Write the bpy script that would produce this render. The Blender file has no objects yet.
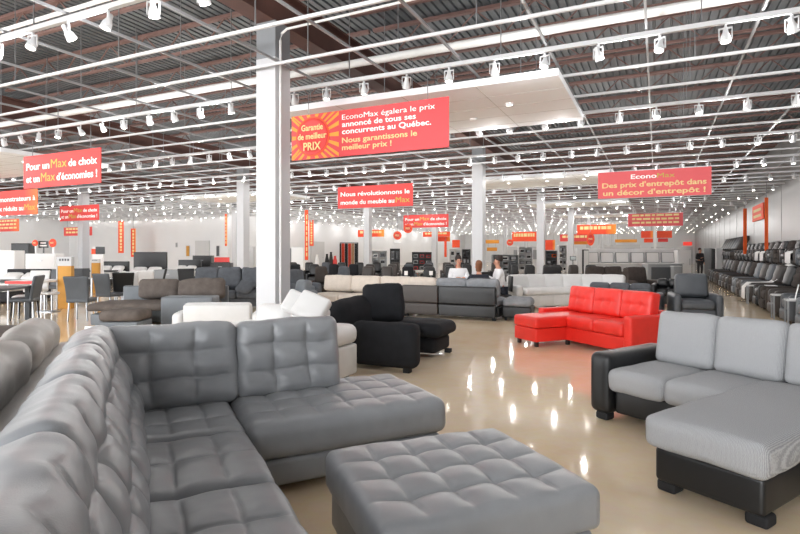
import bpy, bmesh, math, random
import numpy as np
from mathutils import Vector, Matrix, noise
random.seed(7)
C = bpy.context.scene.collection
D = bpy.data
PI = math.pi
# ------------------------------------------------------------------ camera geometry (800x534)
F, H, HOR, TH = 540.0, 1.5, 252.0, math.radians(25.45)
cs, sn = math.cos(TH), math.sin(TH)
def G(px, zc):                       # picture column + distance along the lens axis -> floor position
    xc = (px - 400) / F * zc
    return (xc * cs - zc * sn, xc * sn + zc * cs)
def onY(px, Y):                      # picture column on the plane Y = const
    r = (px - 400) / F
    zc = Y / (r * sn + cs)
    return zc * (r * cs - sn), zc
def proj(x, y, z):
    xc = x * cs + y * sn; zc = -x * sn + y * cs
    if zc < .1: return (-999, -999, zc)
    return (400 + F * xc / zc, HOR - F * (z - H) / zc, zc)
cam = D.objects.new('camera', D.cameras.new('camera')); C.objects.link(cam)
cam.location = (0, 0, H); cam.rotation_euler = (PI / 2, 0, TH)
cam.data.sensor_width = 36; cam.data.lens = F * 36 / 800
cam.data.shift_y = -(267 - HOR) / 800
cam.data.clip_end = 300; cam.data.clip_start = .05
bpy.context.scene.camera = cam

# ------------------------------------------------------------------ materials
def lin(c):
    return tuple((v / 255 / 12.92) if v / 255 <= .04045 else ((v / 255 + .055) / 1.055) ** 2.4 for v in c) + (1,)
def mat(name, rgb, rough=.5, metal=0, coat=0, spec=.5):
    m = D.materials.new(name); m.use_nodes = True
    b = m.node_tree.nodes['Principled BSDF']
    b.inputs['Base Color'].default_value = lin(rgb); b.inputs['Roughness'].default_value = rough
    b.inputs['Metallic'].default_value = metal; b.inputs['Coat Weight'].default_value = coat
    b.inputs['Specular IOR Level'].default_value = spec
    return m
def vary(m, rgb, k=.12, scale=6, bump=0, bscale=200, btype='NOISE', dist=.002, detail=4):
    nt = m.node_tree; b = nt.nodes['Principled BSDF']; L = nt.links
    tc = nt.nodes.new('ShaderNodeTexCoord')
    n = nt.nodes.new('ShaderNodeTexNoise'); n.inputs['Scale'].default_value = scale; n.inputs['Detail'].default_value = detail
    L.new(tc.outputs['Object'], n.inputs['Vector'])
    r = nt.nodes.new('ShaderNodeValToRGB'); c = lin(rgb)
    r.color_ramp.elements[0].position = .3; r.color_ramp.elements[1].position = .7
    r.color_ramp.elements[0].color = tuple(v * (1 - k) for v in c[:3]) + (1,)
    r.color_ramp.elements[1].color = tuple(min(1, v * (1 + k)) for v in c[:3]) + (1,)
    L.new(n.outputs['Fac'], r.inputs['Fac']); L.new(r.outputs['Color'], b.inputs['Base Color'])
    if bump:
        bp = nt.nodes.new('ShaderNodeBump'); bp.inputs['Strength'].default_value = bump; bp.inputs['Distance'].default_value = dist
        if btype == 'VORONOI':
            t = nt.nodes.new('ShaderNodeTexVoronoi'); t.inputs['Scale'].default_value = bscale; o = t.outputs['Distance']
        elif btype == 'WAVE':
            t = nt.nodes.new('ShaderNodeTexWave'); t.inputs['Scale'].default_value = bscale; t.inputs['Distortion'].default_value = 1.5
            t.inputs['Detail'].default_value = 2; o = t.outputs['Fac']
        else:
            t = nt.nodes.new('ShaderNodeTexNoise'); t.inputs['Scale'].default_value = bscale; t.inputs['Detail'].default_value = 3; o = t.outputs['Fac']
        L.new(tc.outputs['Object'], t.inputs['Vector'])
        L.new(o, bp.inputs['Height']); L.new(bp.outputs['Normal'], b.inputs['Normal'])
    return m
def leather(name, rgb, rough=.38, k=.08):
    return vary(mat(name, rgb, rough), rgb, k, 5, .25, 260, 'VORONOI', .0015)
def fabric(name, rgb, k=.12, sc=9):
    m = vary(mat(name, rgb, .9, spec=.2), rgb, k, sc, .35, 350, 'NOISE', .003)
    return m
def emit(name, rgb, s):
    m = mat(name, rgb); b = m.node_tree.nodes['Principled BSDF']
    b.inputs['Emission Color'].default_value = lin(rgb); b.inputs['Emission Strength'].default_value = s
    m.cycles.emission_sampling = 'NONE'
    return m
M = {}
M['lea_grey'] = leather('grey_leather', (138, 140, 143), .34)
M['lea_black'] = leather('black_leather', (25, 26, 28), .38)
M['lea_red'] = leather('red_leather', (226, 48, 38), .38, .05)
M['lea_white'] = leather('white_leather', (214, 213, 212), .4, .03)
M['lea_brown'] = leather('dark_brown_leather', (58, 52, 49), .45)
M['lea_char'] = leather('charcoal_leather', (76, 80, 85), .45)
M['lea_slate'] = leather('slate_leather', (104, 109, 114), .5)
M['lea_taupe'] = leather('taupe_leather', (156, 152, 147), .48)
M['fab_black'] = fabric('black_fabric', (36, 37, 40))
M['fab_char'] = fabric('charcoal_fabric', (88, 91, 96))
M['fab_brown'] = fabric('taupe_microfibre', (100, 92, 87), .2, 6)
M['fab_cream'] = fabric('cream_fabric', (205, 195, 184), .06)
M['fab_mid'] = fabric('mid_grey_fabric', (136, 139, 143))
M['fab_dkbrown'] = fabric('dark_brown_fabric', (66, 60, 57), .15)
# woven ribbed upholstery
def ribbed():
    m = mat('ribbed_grey_fabric', (160, 161, 163), .95, spec=.15); nt = m.node_tree; L = nt.links; b = nt.nodes['Principled BSDF']
    tc = nt.nodes.new('ShaderNodeTexCoord')
    w = nt.nodes.new('ShaderNodeTexWave'); w.inputs['Scale'].default_value = 48; w.inputs['Distortion'].default_value = 3.0; w.inputs['Detail'].default_value = 2
    w.inputs['Detail Scale'].default_value = 2.0
    L.new(tc.outputs['Object'], w.inputs['Vector'])
    r = nt.nodes.new('ShaderNodeValToRGB')
    r.color_ramp.elements[0].color = lin((146, 147, 149)); r.color_ramp.elements[1].color = lin((180, 181, 183))
    L.new(w.outputs['Fac'], r.inputs['Fac']); L.new(r.outputs['Color'], b.inputs['Base Color'])
    bp = nt.nodes.new('ShaderNodeBump'); bp.inputs['Strength'].default_value = .5; bp.inputs['Distance'].default_value = .004
    L.new(w.outputs['Fac'], bp.inputs['Height']); L.new(bp.outputs['Normal'], b.inputs['Normal'])
    return m
M['rib'] = ribbed()
M['white'] = mat('white_paint', (238, 238, 238), .45)
M['white_bar'] = mat('white_bar_paint', (205, 206, 208), .4)
M['cross_bar'] = mat('grey_bar_paint', (150, 152, 155), .45)
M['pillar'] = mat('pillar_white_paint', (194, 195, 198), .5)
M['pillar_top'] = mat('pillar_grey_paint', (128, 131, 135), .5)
M['steel_red'] = vary(mat('red_oxide_steel', (120, 92, 86), .7), (120, 92, 86), .12, 3)
M['girder'] = vary(mat('brown_red_steel', (92, 62, 55), .7), (92, 62, 55), .15, 2)
M['deck'] = vary(mat('grey_deck_steel', (92, 97, 101), .5), (92, 97, 101), .1, 1.5)
M['tile'] = mat('white_ceiling_tile', (238, 241, 245), .8)
M['tile_line'] = mat('tile_joint', (200, 200, 200), .8)
M['pipe'] = mat('white_pipe_paint', (226, 226, 225), .5)
M['chrome'] = mat('chrome', (170, 172, 175), .3, 1)
M['wire'] = mat('wire_steel', (130, 131, 133), .4, .4)
M['wood_dark'] = mat('dark_wood_leg', (40, 32, 28), .5)
M['black'] = mat('black_lacquer', (26, 26, 28), .4)
M['blackmat'] = mat('black_matt', (30, 30, 32), .8)
M['dkgrey'] = mat('dark_grey', (74, 77, 81), .6)
M['grey'] = mat('grey_paint', (140, 143, 146), .6)
M['ltgrey'] = mat('light_grey', (196, 197, 198), .6)
M['orange'] = mat('orange_paint', (226, 92, 32), .6)
M['sign_red'] = mat('sign_red', (216, 68, 65), .6)
M['sign_pink'] = mat('sign_pink_red', (222, 92, 96), .6)
M['sign_or'] = mat('sign_orange_red', (238, 82, 40), .6)
M['sign_yel'] = mat('sign_amber', (224, 150, 50), .6)
M['t_white'] = mat('lettering_white', (250, 248, 244), .6)
M['t_yel'] = mat('lettering_pale_yellow', (226, 200, 138), .6)
M['t_max'] = mat('lettering_olive_yellow', (190, 178, 72), .6)
M['t_cream'] = mat('lettering_cream', (236, 214, 150), .6)
M['badge'] = mat('badge_red', (214, 48, 44), .5)
M['ochre'] = vary(mat('ochre_board', (196, 140, 52), .6), (196, 140, 52), .08, 4)
M['mattress'] = fabric('white_quilt', (226, 225, 224), .04)
M['skin'] = mat('skin', (205, 150, 125), .6)
M['hair'] = mat('dark_hair', (40, 28, 24), .7)
M['hair_b'] = mat('brown_hair', (120, 74, 45), .7)
M['shirt'] = mat('white_shirt', (240, 240, 242), .8)
M['navy'] = mat('navy_cloth', (36, 40, 52), .8)
M['suit'] = mat('charcoal_suit', (46, 46, 50), .8)
M['shoe'] = mat('black_shoe', (20, 20, 20), .5)
M['glass'] = mat('table_glass', (190, 200, 205), .05)
M['screen'] = mat('dark_screen', (18, 18, 20), .2)
M['lampwhite'] = mat('lamp_white_enamel', (206, 207, 209), .35)
M['lens'] = emit('lamp_glow', (255, 250, 240), 16)
M['lens_soft'] = emit('lamp_glow_dim', (255, 250, 240), 4)
M['exit'] = emit('exit_red', (220, 60, 50), .6)
M['red_rug'] = fabric('red_rug', (176, 64, 48)); M['dk_rug'] = fabric('dark_rug', (42, 42, 44)); M['tan_rug'] = fabric('tan_rug', (150, 120, 96))
def sign_gradient(name, c0, c1):
    m = mat(name, c0, .6); nt = m.node_tree; L = nt.links
    tc = nt.nodes.new('ShaderNodeTexCoord'); sx = nt.nodes.new('ShaderNodeSeparateXYZ'); r = nt.nodes.new('ShaderNodeValToRGB')
    L.new(tc.outputs['Generated'], sx.inputs[0]); L.new(sx.outputs['X'], r.inputs['Fac'])
    r.color_ramp.elements[0].position = .72; r.color_ramp.elements[0].color = lin(c0)
    r.color_ramp.elements[1].position = 1.0; r.color_ramp.elements[1].color = lin(c1)
    L.new(r.outputs['Color'], nt.nodes['Principled BSDF'].inputs['Base Color'])
    return m
M['sign_grad'] = sign_gradient('sign_red_to_orange', (226, 80, 74), (238, 120, 66))
M['sign_big'] = mat('sign_banner_red', (210, 64, 68), .5)
M['sign_fire'] = sign_gradient('sign_fire', (232, 72, 34), (244, 160, 60))

# ------------------------------------------------------------------ object helpers
def thing(name, label, cat, loc=(0, 0, 0), rotz=0, group=None):
    o = D.objects.new(name, None); C.objects.link(o); o.empty_display_size = .1
    o.location = loc if len(loc) == 3 else (loc[0], loc[1], 0); o.rotation_euler = (0, 0, rotz)
    tag(o, label, cat, group); return o
def tag(o, label, cat, group=None, kind=None):
    o['label'] = label; o['category'] = cat
    if group: o['group'] = group
    if kind: o['kind'] = kind
    return o
def part(name, me, m, parent=None, loc=(0, 0, 0), rot=(0, 0, 0), label=None):
    if m is not None and len(me.materials) and me.materials[0] is not m: me = me.copy()
    o = D.objects.new(name, me); C.objects.link(o)
    if m is not None and not len(me.materials): me.materials.append(m)
    o.location = loc; o.rotation_euler = rot
    if m is not None: me.materials[0] = m
    if parent: o.parent = parent
    if label: o['label'] = label
    return o
def struct(name, me, m, loc=(0, 0, 0), rot=(0, 0, 0)):
    o = part(name, me, m, None, loc, rot); o['kind'] = 'structure'; return o
def dup(o, parent=None, loc=None, rot=None):
    c = o.copy(); C.objects.link(c)
    if parent: c.parent = parent
    if loc is not None: c.location = loc
    if rot is not None: c.rotation_euler = rot
    for ch in o.children: dup(ch, c)
    return c
def mesh_from(verts, faces, smooth=False, name='m'):
    me = D.meshes.new(name); me.from_pydata([tuple(v) for v in verts], [], faces); me.update()
    if smooth: me.polygons.foreach_set('use_smooth', [True] * len(me.polygons))
    return me
class MB:
    def __init__(s): s.v = []; s.f = []
    def box(s, x0, x1, y0, y1, z0, z1):
        b = len(s.v)
        s.v += [(x, y, z) for z in (z0, z1) for y in (y0, y1) for x in (x0, x1)]
        s.f += [tuple(b + i for i in q) for q in ((0, 2, 3, 1), (4, 5, 7, 6), (0, 1, 5, 4), (2, 6, 7, 3), (0, 4, 6, 2), (1, 3, 7, 5))]
        return s
    def bar(s, p, q, w, h=None):
        p = Vector(p); q = Vector(q); h = h or w; d = (q - p).normalized()
        up = Vector((0, 0, 1)) if abs(d.z) < .95 else Vector((1, 0, 0))
        a = d.cross(up).normalized() * w / 2; c = d.cross(a).normalized() * h / 2; b = len(s.v)
        for e in (p, q):
            s.v += [tuple(e + a + c), tuple(e - a + c), tuple(e - a - c), tuple(e + a - c)]
        s.f += [tuple(b + i for i in t) for t in ((3, 2, 1, 0), (4, 5, 6, 7), (0, 1, 5, 4), (1, 2, 6, 5), (2, 3, 7, 6), (3, 0, 4, 7))]
        return s
    def tube(s, pts, r, n=8):
        pts = [Vector(p) for p in pts]; b = len(s.v); rs = r if isinstance(r, (list, tuple)) else [r] * len(pts)
        for i, p in enumerate(pts):
            d = (pts[min(i + 1, len(pts) - 1)] - pts[max(i - 1, 0)]).normalized()
            up = Vector((0, 0, 1)) if abs(d.z) < .95 else Vector((1, 0, 0))
            a = d.cross(up).normalized(); c = d.cross(a).normalized()
            for k in range(n):
                t = 2 * PI * k / n; s.v.append(tuple(p + (a * math.cos(t) + c * math.sin(t)) * rs[i]))
        for i in range(len(pts) - 1):
            for k in range(n):
                s.f.append((b + i * n + k, b + i * n + (k + 1) % n, b + (i + 1) * n + (k + 1) % n, b + (i + 1) * n + k))
        s.f.append(tuple(b + k for k in range(n))[::-1]); e = b + (len(pts) - 1) * n
        s.f.append(tuple(e + k for k in range(n)))
        return s
    def lathe(s, prof, n=16, c=(0, 0, 0)):
        b = len(s.v)
        for r, z in prof:
            for k in range(n):
                t = 2 * PI * k / n; s.v.append((c[0] + r * math.cos(t), c[1] + r * math.sin(t), c[2] + z))
        for i in range(len(prof) - 1):
            for k in range(n):
                s.f.append((b + i * n + k, b + i * n + (k + 1) % n, b + (i + 1) * n + (k + 1) % n, b + (i + 1) * n + k))
        s.f.append(tuple(b + k for k in range(n))[::-1]); e = b + (len(prof) - 1) * n
        s.f.append(tuple(e + k for k in range(n)))
        return s
    def prism(s, poly, y0, y1):          # polygon in x-z, extruded along y
        b = len(s.v); n = len(poly)
        s.v += [(x, y0, z) for x, z in poly] + [(x, y1, z) for x, z in poly]
        s.f.append(tuple(b + i for i in range(n))); s.f.append(tuple(b + n + i for i in range(n))[::-1])
        for i in range(n):
            j = (i + 1) % n; s.f.append((b + i, b + n + i, b + n + j, b + j))
        return s
    def me(s, smooth=False):
        m = mesh_from(s.v, s.f, smooth)
        bm = bmesh.new(); bm.from_mesh(m); bmesh.ops.recalc_face_normals(bm, faces=bm.faces); bm.to_mesh(m); bm.free()
        if smooth:
            try: m.set_sharp_from_angle(angle=math.radians(40))
            except Exception: pass
        return m
def box(*a): return MB().box(*a).me()
# ---- upholstered block: x,y centred, z from 0 to sz; rounded, crowned, seamed and buttoned on its top
_rb = {}
def rb(sx, sy, sz, r=.03, n=(4, 4, 2), crown=0., side=0., tuft=None, wob=0., seed=0, sag=0., droop=0.):
    key = (round(sx, 3), round(sy, 3), round(sz, 3), r, n, crown, side, tuft, wob, seed, sag, droop)
    if key in _rb: return _rb[key]
    r = min(r, sx * .49, sy * .49, sz * .49)
    def coords(s, k):
        h = s / 2; inner = list(np.linspace(-h + r, h - r, k + 1))
        e = [-h, -h + r * .3, -h + r * .62]
        return e + inner + [-v for v in e[::-1]]
    X, Y, Z = coords(sx, n[0]), coords(sy, n[1]), coords(sz, n[2])
    idx = {}; V = []; Fc = []
    def vid(i, j, k):
        t = (i, j, k)
        if t not in idx: idx[t] = len(V); V.append((X[i], Y[j], Z[k]))
        return idx[t]
    nx, ny, nz = len(X) - 1, len(Y) - 1, len(Z) - 1
    for i in range(nx):
        for j in range(ny):
            Fc.append((vid(i, j, 0), vid(i, j + 1, 0), vid(i + 1, j + 1, 0), vid(i + 1, j, 0)))
            Fc.append((vid(i, j, nz), vid(i + 1, j, nz), vid(i + 1, j + 1, nz), vid(i, j + 1, nz)))
    for i in range(nx):
        for k in range(nz):
            Fc.append((vid(i, 0, k), vid(i + 1, 0, k), vid(i + 1, 0, k + 1), vid(i, 0, k + 1)))
            Fc.append((vid(i, ny, k), vid(i, ny, k + 1), vid(i + 1, ny, k + 1), vid(i + 1, ny, k)))
    for j in range(ny):
        for k in range(nz):
            Fc.append((vid(0, j, k), vid(0, j, k + 1), vid(0, j + 1, k + 1), vid(0, j + 1, k)))
            Fc.append((vid(nx, j, k), vid(nx, j + 1, k), vid(nx, j + 1, k + 1), vid(nx, j, k + 1)))
    P = np.array(V); hd = np.array((sx, sy, sz)) / 2
    q = np.clip(P, -(hd - r), hd - r); d = P - q; l = np.linalg.norm(d, axis=1, keepdims=True)
    P0 = P.copy(); P = np.where(l > 1e-9, q + d / np.maximum(l, 1e-9) * r, P)
    u, v, w = P[:, 0] / hd[0], P[:, 1] / hd[1], P[:, 2] / hd[2]
    dome = np.maximum(0, 1 - u ** 2) * np.maximum(0, 1 - v ** 2)
    top = np.clip((w + .2) / 1.2, 0, 1) ** 1.5
    dz = crown * dome ** .6 * top - sag * dome * top
    if side:
        bul = np.maximum(0, 1 - w ** 2)
        P[:, 0] += side * u * bul * np.maximum(0, 1 - v ** 4); P[:, 1] += side * v * bul * np.maximum(0, 1 - u ** 4)
    if droop: dz -= droop * np.maximum(0, -v) ** 3 * np.clip(w + .5, 0, 1)
    if tuft:
        cols, rows, gd, bd, puff = tuft
        x, y = P[:, 0], P[:, 1]
        cx, cy = sx / cols, sy / rows
        fx = (x + sx / 2) / cx; fy = (y + sy / 2) / cy
        inx = np.round(fx); iny = np.round(fy)
        vx = (inx > .5) & (inx < cols - .5); vy = (iny > .5) & (iny < rows - .5)
        dx = np.abs(fx - inx) * cx; dy = np.abs(fy - iny) * cy
        gx = np.where(vx, np.exp(-(dx / .010) ** 2), 0); gy = np.where(vy, np.exp(-(dy / .010) ** 2), 0)
        wide_x = np.where(vx, np.exp(-(dx / .05) ** 2), 0); wide_y = np.where(vy, np.exp(-(dy / .05) ** 2), 0)
        both = vx & vy
        rr = np.sqrt(dx ** 2 + dy ** 2); bt = np.where(both, np.exp(-(rr / .045) ** 2), 0)
        edge = np.clip((1 - np.abs(u)) * 5 - .4, 0, 1) * np.clip((1 - np.abs(v)) * 5 - .4, 0, 1)
        pf = np.abs(np.sin(PI * fx)) * np.abs(np.sin(PI * fy))
        t2 = np.clip(w, 0, 1) ** 2
        dz += t2 * (-(gd * np.maximum(gx, gy) + gd * .8 * np.maximum(wide_x, wide_y)) * (.1 + .9 * edge) - bd * bt + puff * pf)
    if wob:
        for i in range(len(P)):
            p = Vector(P[i]) * 4 + Vector((seed * 3.1, seed * 1.7, 0))
            nv = noise.noise_vector(p) * wob; nv2 = noise.noise_vector(p * 3) * wob * .35
            P[i] += np.array(nv + nv2)
    P[:, 2] += dz + sz / 2
    me = mesh_from(P.tolist(), Fc, True); _rb[key] = me
    return me
def ordw(n):
    a = ['', 'first', 'second', 'third', 'fourth', 'fifth', 'sixth', 'seventh', 'eighth', 'ninth', 'tenth', 'eleventh', 'twelfth', 'thirteenth', 'fourteenth', 'fifteenth', 'sixteenth', 'seventeenth', 'eighteenth', 'nineteenth']
    if n < 20: return a[n]
    t = ['', '', 'twent', 'thirt', 'fort', 'fift', 'sixt', 'sevent', 'eight'][n // 10]
    return t + 'ieth' if n % 10 == 0 else t + 'y-' + a[n % 10]

# ------------------------------------------------------------------ THE SETTING
XR, XL, XLL, YB, YM, Y0 = 4.4, -26.5, -43.5, 79.0, 28.3, -7.0
floor = mat('polished_concrete', (196, 172, 142), .22)
def floor_nodes():
    nt = floor.node_tree; L = nt.links; b = nt.nodes['Principled BSDF']
    tc = nt.nodes.new('ShaderNodeTexCoord')
    n1 = nt.nodes.new('ShaderNodeTexNoise'); n1.inputs['Scale'].default_value = .55; n1.inputs['Detail'].default_value = 6; n1.inputs['Roughness'].default_value = .6
    n2 = nt.nodes.new('ShaderNodeTexNoise'); n2.inputs['Scale'].default_value = 9; n2.inputs['Detail'].default_value = 8; n2.inputs['Roughness'].default_value = .7
    L.new(tc.outputs['Object'], n1.inputs['Vector']); L.new(tc.outputs['Object'], n2.inputs['Vector'])
    r = nt.nodes.new('ShaderNodeValToRGB')
    r.color_ramp.elements[0].position = .32; r.color_ramp.elements[0].color = lin((226, 200, 164))
    r.color_ramp.elements[1].position = .68; r.color_ramp.elements[1].color = lin((238, 222, 197))
    L.new(n1.outputs['Fac'], r.inputs['Fac'])
    mx = nt.nodes.new('ShaderNodeMix'); mx.data_type = 'RGBA'; mx.blend_type = 'OVERLAY'; mx.inputs['Factor'].default_value = .35
    L.new(r.outputs['Color'], mx.inputs[6]); L.new(n2.outputs['Color'], mx.inputs[7])
    sat = nt.nodes.new('ShaderNodeMix'); sat.data_type = 'RGBA'; sat.inputs['Factor'].default_value = .6
    L.new(r.outputs['Color'], sat.inputs[6]); L.new(mx.outputs[2], sat.inputs[7])
    L.new(sat.outputs[2], b.inputs['Base Color'])
    mr = nt.nodes.new('ShaderNodeMapRange'); mr.inputs['To Min'].default_value = .035; mr.inputs['To Max'].default_value = .09
    L.new(n2.outputs['Fac'], mr.inputs['Value']); L.new(mr.outputs[0], b.inputs['Roughness'])
floor_nodes()
struct('floor', box(XLL - 1, XR + .3, Y0, YB + .3, -.2, 0), floor)
wallm = vary(mat('white_wall_paint', (226, 227, 229), .7), (226, 227, 229), .03, .6)
wallg = vary(mat('grey_wall_panel', (150, 150, 151), .4), (150, 150, 151), .04, .5)
mw = MB().box(XR, XR + .2, Y0, YB, 0, 6)
for k in range(21):                                  # standing seams of the panel wall
    y = 9 + k * 3.3; mw.box(XR - .012, XR, y - .02, y + .02, .0, 6)
struct('wall_right', mw.me(), wallg)
struct('wall_back', box(XL - .2, XR + .2, YB, YB + .2, 0, 6), wallm)
struct('wall_left', box(XL - .2, XL, YM, YB, 0, 6), wallm)
struct('wall_alcove', box(XLL - .2, XL - .2, YM, YM + .2, 0, 6), wallm)
struct('wall_far_left', box(XLL - .2, XLL, Y0, YM, 0, 6), wallm)
# ribbed steel roof deck
pts = []; x = XLL - .3; per = .152
while x < XR + .3:
    pts += [(x, 5.86), (x + .1, 5.86), (x + .11, 5.9), (x + .142, 5.9)]; x += per
n = len(pts); vv = [(a, Y0, z) for a, z in pts] + [(a, YB + .2, z) for a, z in pts]
ff = [(i, i + 1, n + i + 1, n + i) for i in range(n - 1)]
dk = mesh_from(vv, ff)
bm = bmesh.new(); bm.from_mesh(dk); ex = bmesh.ops.extrude_face_region(bm, geom=bm.faces[:])
bmesh.ops.translate(bm, verts=[e for e in ex['geom'] if isinstance(e, bmesh.types.BMVert)], vec=(0, 0, .03)); bmesh.ops.recalc_face_normals(bm, faces=bm.faces)
bm.to_mesh(dk); bm.free()
struct('ceiling', dk, M['deck'])
ROWS = [-5.03, -14.5, -24.0, -33.5, -43.0]; BAYS = [6.29 + 10.01 * k for k in range(8)]
gm = MB().box(-.15, .15, Y0, YB, 4.78, 4.81).box(-.15, .15, Y0, YB, 5.27, 5.3).box(-.012, .012, Y0, YB, 4.81, 5.27).me()
for X in ROWS: struct('ceiling_girder', gm, M['girder'], (X, 0, 0))
def joist(L):
    m = MB(); m.box(-L / 2, L / 2, -.045, .045, 5.78, 5.84); m.box(-L / 2 + .5, L / 2 - .5, -.035, .035, 5.3, 5.34)
    k = int(L / 1.05); st = (L - 1.0) / k
    for i in range(k):
        a = -L / 2 + .5 + i * st
        m.bar((a, 0, 5.33), (a + st / 2, 0, 5.8), .02); m.bar((a + st / 2, 0, 5.8), (a + st, 0, 5.33), .02)
    return m.me()
edges = [XR] + ROWS; JM = {}
for a, b in zip(edges[:-1], edges[1:]):
    L = round(a - b - .1, 2)
    if L not in JM: JM[L] = joist(L)
    y = Y0 + .8
    while y < YB:
        struct('ceiling_joist', JM[L], M['steel_red'], ((a + b) / 2, y, 0)); y += 1.72
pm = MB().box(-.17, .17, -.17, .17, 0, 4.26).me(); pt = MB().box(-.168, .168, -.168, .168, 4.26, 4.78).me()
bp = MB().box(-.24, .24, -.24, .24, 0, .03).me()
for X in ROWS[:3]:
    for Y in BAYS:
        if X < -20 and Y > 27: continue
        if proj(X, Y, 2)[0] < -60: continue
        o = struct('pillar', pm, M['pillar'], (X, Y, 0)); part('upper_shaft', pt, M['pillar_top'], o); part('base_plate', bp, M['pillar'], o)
# back door and exit sign on the far wall
d1 = struct('door_1', box(-.6, .6, -.05, .05, 0, 2.2), M['ltgrey'], (G(693, 69)[0] - .6, YB - .06, 0)); part('door_handle', box(.4, .5, -.1, -.05, 1, 1.05), M['chrome'], d1)
d2 = struct('door_2', box(-.65, .65, -.05, .05, 0, 2.3), M['ltgrey'], (onY(202.5, YM - .06)[0], YM - .06, 0)); part('door_handle', box(.45, .55, -.1, -.05, 1, 1.05), M['chrome'], d2)
d3 = struct('door_3', box(-1, 1, -.05, .05, 0, 2.4), M['ltgrey'], (XL + .06, 39, 0), (0, 0, PI / 2)); part('door_handle', box(.7, .8, -.1, -.05, 1, 1.05), M['chrome'], d3)

# ------------------------------------------------------------------ suspended bar grid, lamp rails
ZT = 4.1
ypos = [2.75, 3.85, 4.95, 6.0]; k = 0
while 7.08 + 1.17 * k < 77: ypos.append(7.08 + 1.17 * k); k += 1
lit = {3.85} | {7.08 + 1.17 * 3 * k for k in range(20)}
lit_list = sorted(y for y in ypos if any(abs(y - l) < .01 for l in lit))
rodm = MB().box(-.006, .006, -.006, .006, 0, 1.62).me()
bar_thin = {}; nl = nu = 0
for y in ypos:
    x0 = (XL if y > YM else XLL) + .05
    islit = any(abs(y - l) < .01 for l in lit)
    w, h = (.05, .055) if islit else (.034, .036)
    me = MB().box(x0, XR - .05, -w / 2, w / 2, -h / 2, h / 2).me()
    if islit:
        nl += 1
        o = tag(part('lamp_rail', me, M['white_bar'], None, (0, y, ZT)), 'white lamp rail under the roof, ' + ordw(nl) + ' lamp rail from the front', 'rail', 'white lamp rails')
    else:
        nu += 1
        o = tag(part('ceiling_bar', me, M['white_bar'], None, (0, y, ZT)), 'plain white bar of the open ceiling grid, ' + ordw(nu) + ' unlit bar from the front', 'bar', 'plain white grid bars')
    if y < 15:
        for q in range(8):
            X = XR - 1.6 - q * 2.34
            part('hanger_rod', rodm, M['wire'], o, (X, 0, h / 2))
nx = 0; X = -.1 + 1.16 * 3
while X > XLL:
    y1 = YM if X < XL else 77
    nx += 1
    tag(part('cross_bar', MB().box(-.014, .014, 1.5, y1 - .1, 0, .03).me(), M['cross_bar'], None, (X, 0, ZT + .045)),
        'thin grey bar running away under the roof, ' + ordw(nx) + ' from the right wall', 'bar', 'thin grey cross bars')
    X -= 1.165
# spotlights
yoke = MB().box(-.012, .012, -.012, .012, -.035, 0).box(-.068, .068, -.008, .008, -.05, -.035).box(-.068, -.058, -.009, .009, -.17, -.04).box(.058, .068, -.009, .009, -.17, -.04).me()
hous = MB().lathe([(.022, .085), (.026, .07), (.03, .03), (.05, -.02), (.056, -.06), (.056, -.085), (.05, -.085), (.045, -.07)], 14).me(True)
lens = MB().lathe([(.044, -.0715), (.044, -.079), (.03, -.087), (.004, -.09)], 12).me(True)
def joined(parts):
    me = D.meshes.new('spot'); V = []; Fs = []; mi = []
    for q, (m, mt) in enumerate(parts):
        b = len(V); V += [v[:] if isinstance(v, tuple) else tuple(v) for v in m[0]]; Fs += [tuple(b + i for i in f) for f in m[1]]; mi += [q] * len(m[1])
    me.from_pydata(V, [], Fs); me.update()
    for m, mt in parts: me.materials.append(mt)
    me.polygons.foreach_set('material_index', mi); return me
def raw(me, Mx=None):
    return ([tuple((Mx @ v.co) if Mx else v.co) for v in me.vertices], [tuple(p.vertices) for p in me.polygons])
cands = []
for ri, y in enumerate(lit_list):
    x = .017 + .66 * 6
    rr = random.Random(ri)
    while x > (XL if y > YM else XLL):
        px, py, zc = proj(x, y, 3.95)
        if -6 < px < 806 and -8 < py: cands.append((1 / zc, x + rr.uniform(-.03, .03), y, ri, px))
        x -= .66
cands.sort(reverse=True)
near, far = cands[:300], cands[300:]
order = {}
for c in sorted(near, key=lambda c: c[4]): order.setdefault(c[3], []).append(c)
proto = None; variants = []
rr = random.Random(3)
for v in range(6):
    ax = rr.choice((-1, 1)) * rr.uniform(.1, .55); az = rr.uniform(0, 6.28)
    Mh = Matrix.Translation((0, 0, -.115)) @ Matrix.Rotation(ax, 4, 'X')
    Mz = Matrix.Rotation(az, 4, 'Z')
    variants.append(joined([(raw(yoke, Mz), M['lampwhite']), (raw(hous, Mz @ Mh), M['lampwhite']), (raw(lens, Mz @ Mh), M['lens'])]))
cnt = 0
big = set(id(c) for c in near[:90])
for ri in sorted(order):
    row = order[ri]
    for q, c in enumerate(row):
        lab = 'white spotlight, %s from the left on the %s lamp rail' % (ordw(q + 1), ordw(ri + 1))
        loc = (c[1], c[2], ZT - .035)
        if id(c) in big:
            az = rr.uniform(-.6, .6); ax = rr.choice((-.35, -.1, .25, .5, .6))
            t = thing('spotlight', lab, 'spotlight', loc, az, 'white ceiling spotlights')
            if proto is None:
                proto = (yoke, hous, lens)
            part('yoke', yoke, M['lampwhite'], t)
            hh = part('housing', hous, M['lampwhite'], t, (0, 0, -.115), (ax, 0, 0))
            part('lens', lens, M['lens'], hh)
        else:
            o = D.objects.new('spotlight', variants[rr.randrange(6)]); C.objects.link(o); o.location = loc
            tag(o, lab, 'spotlight', 'white ceiling spotlights')
V = []; Fs = []; mi = []
rv = [(raw(m), [p.material_index for p in m.polygons]) for m in variants]
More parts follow.
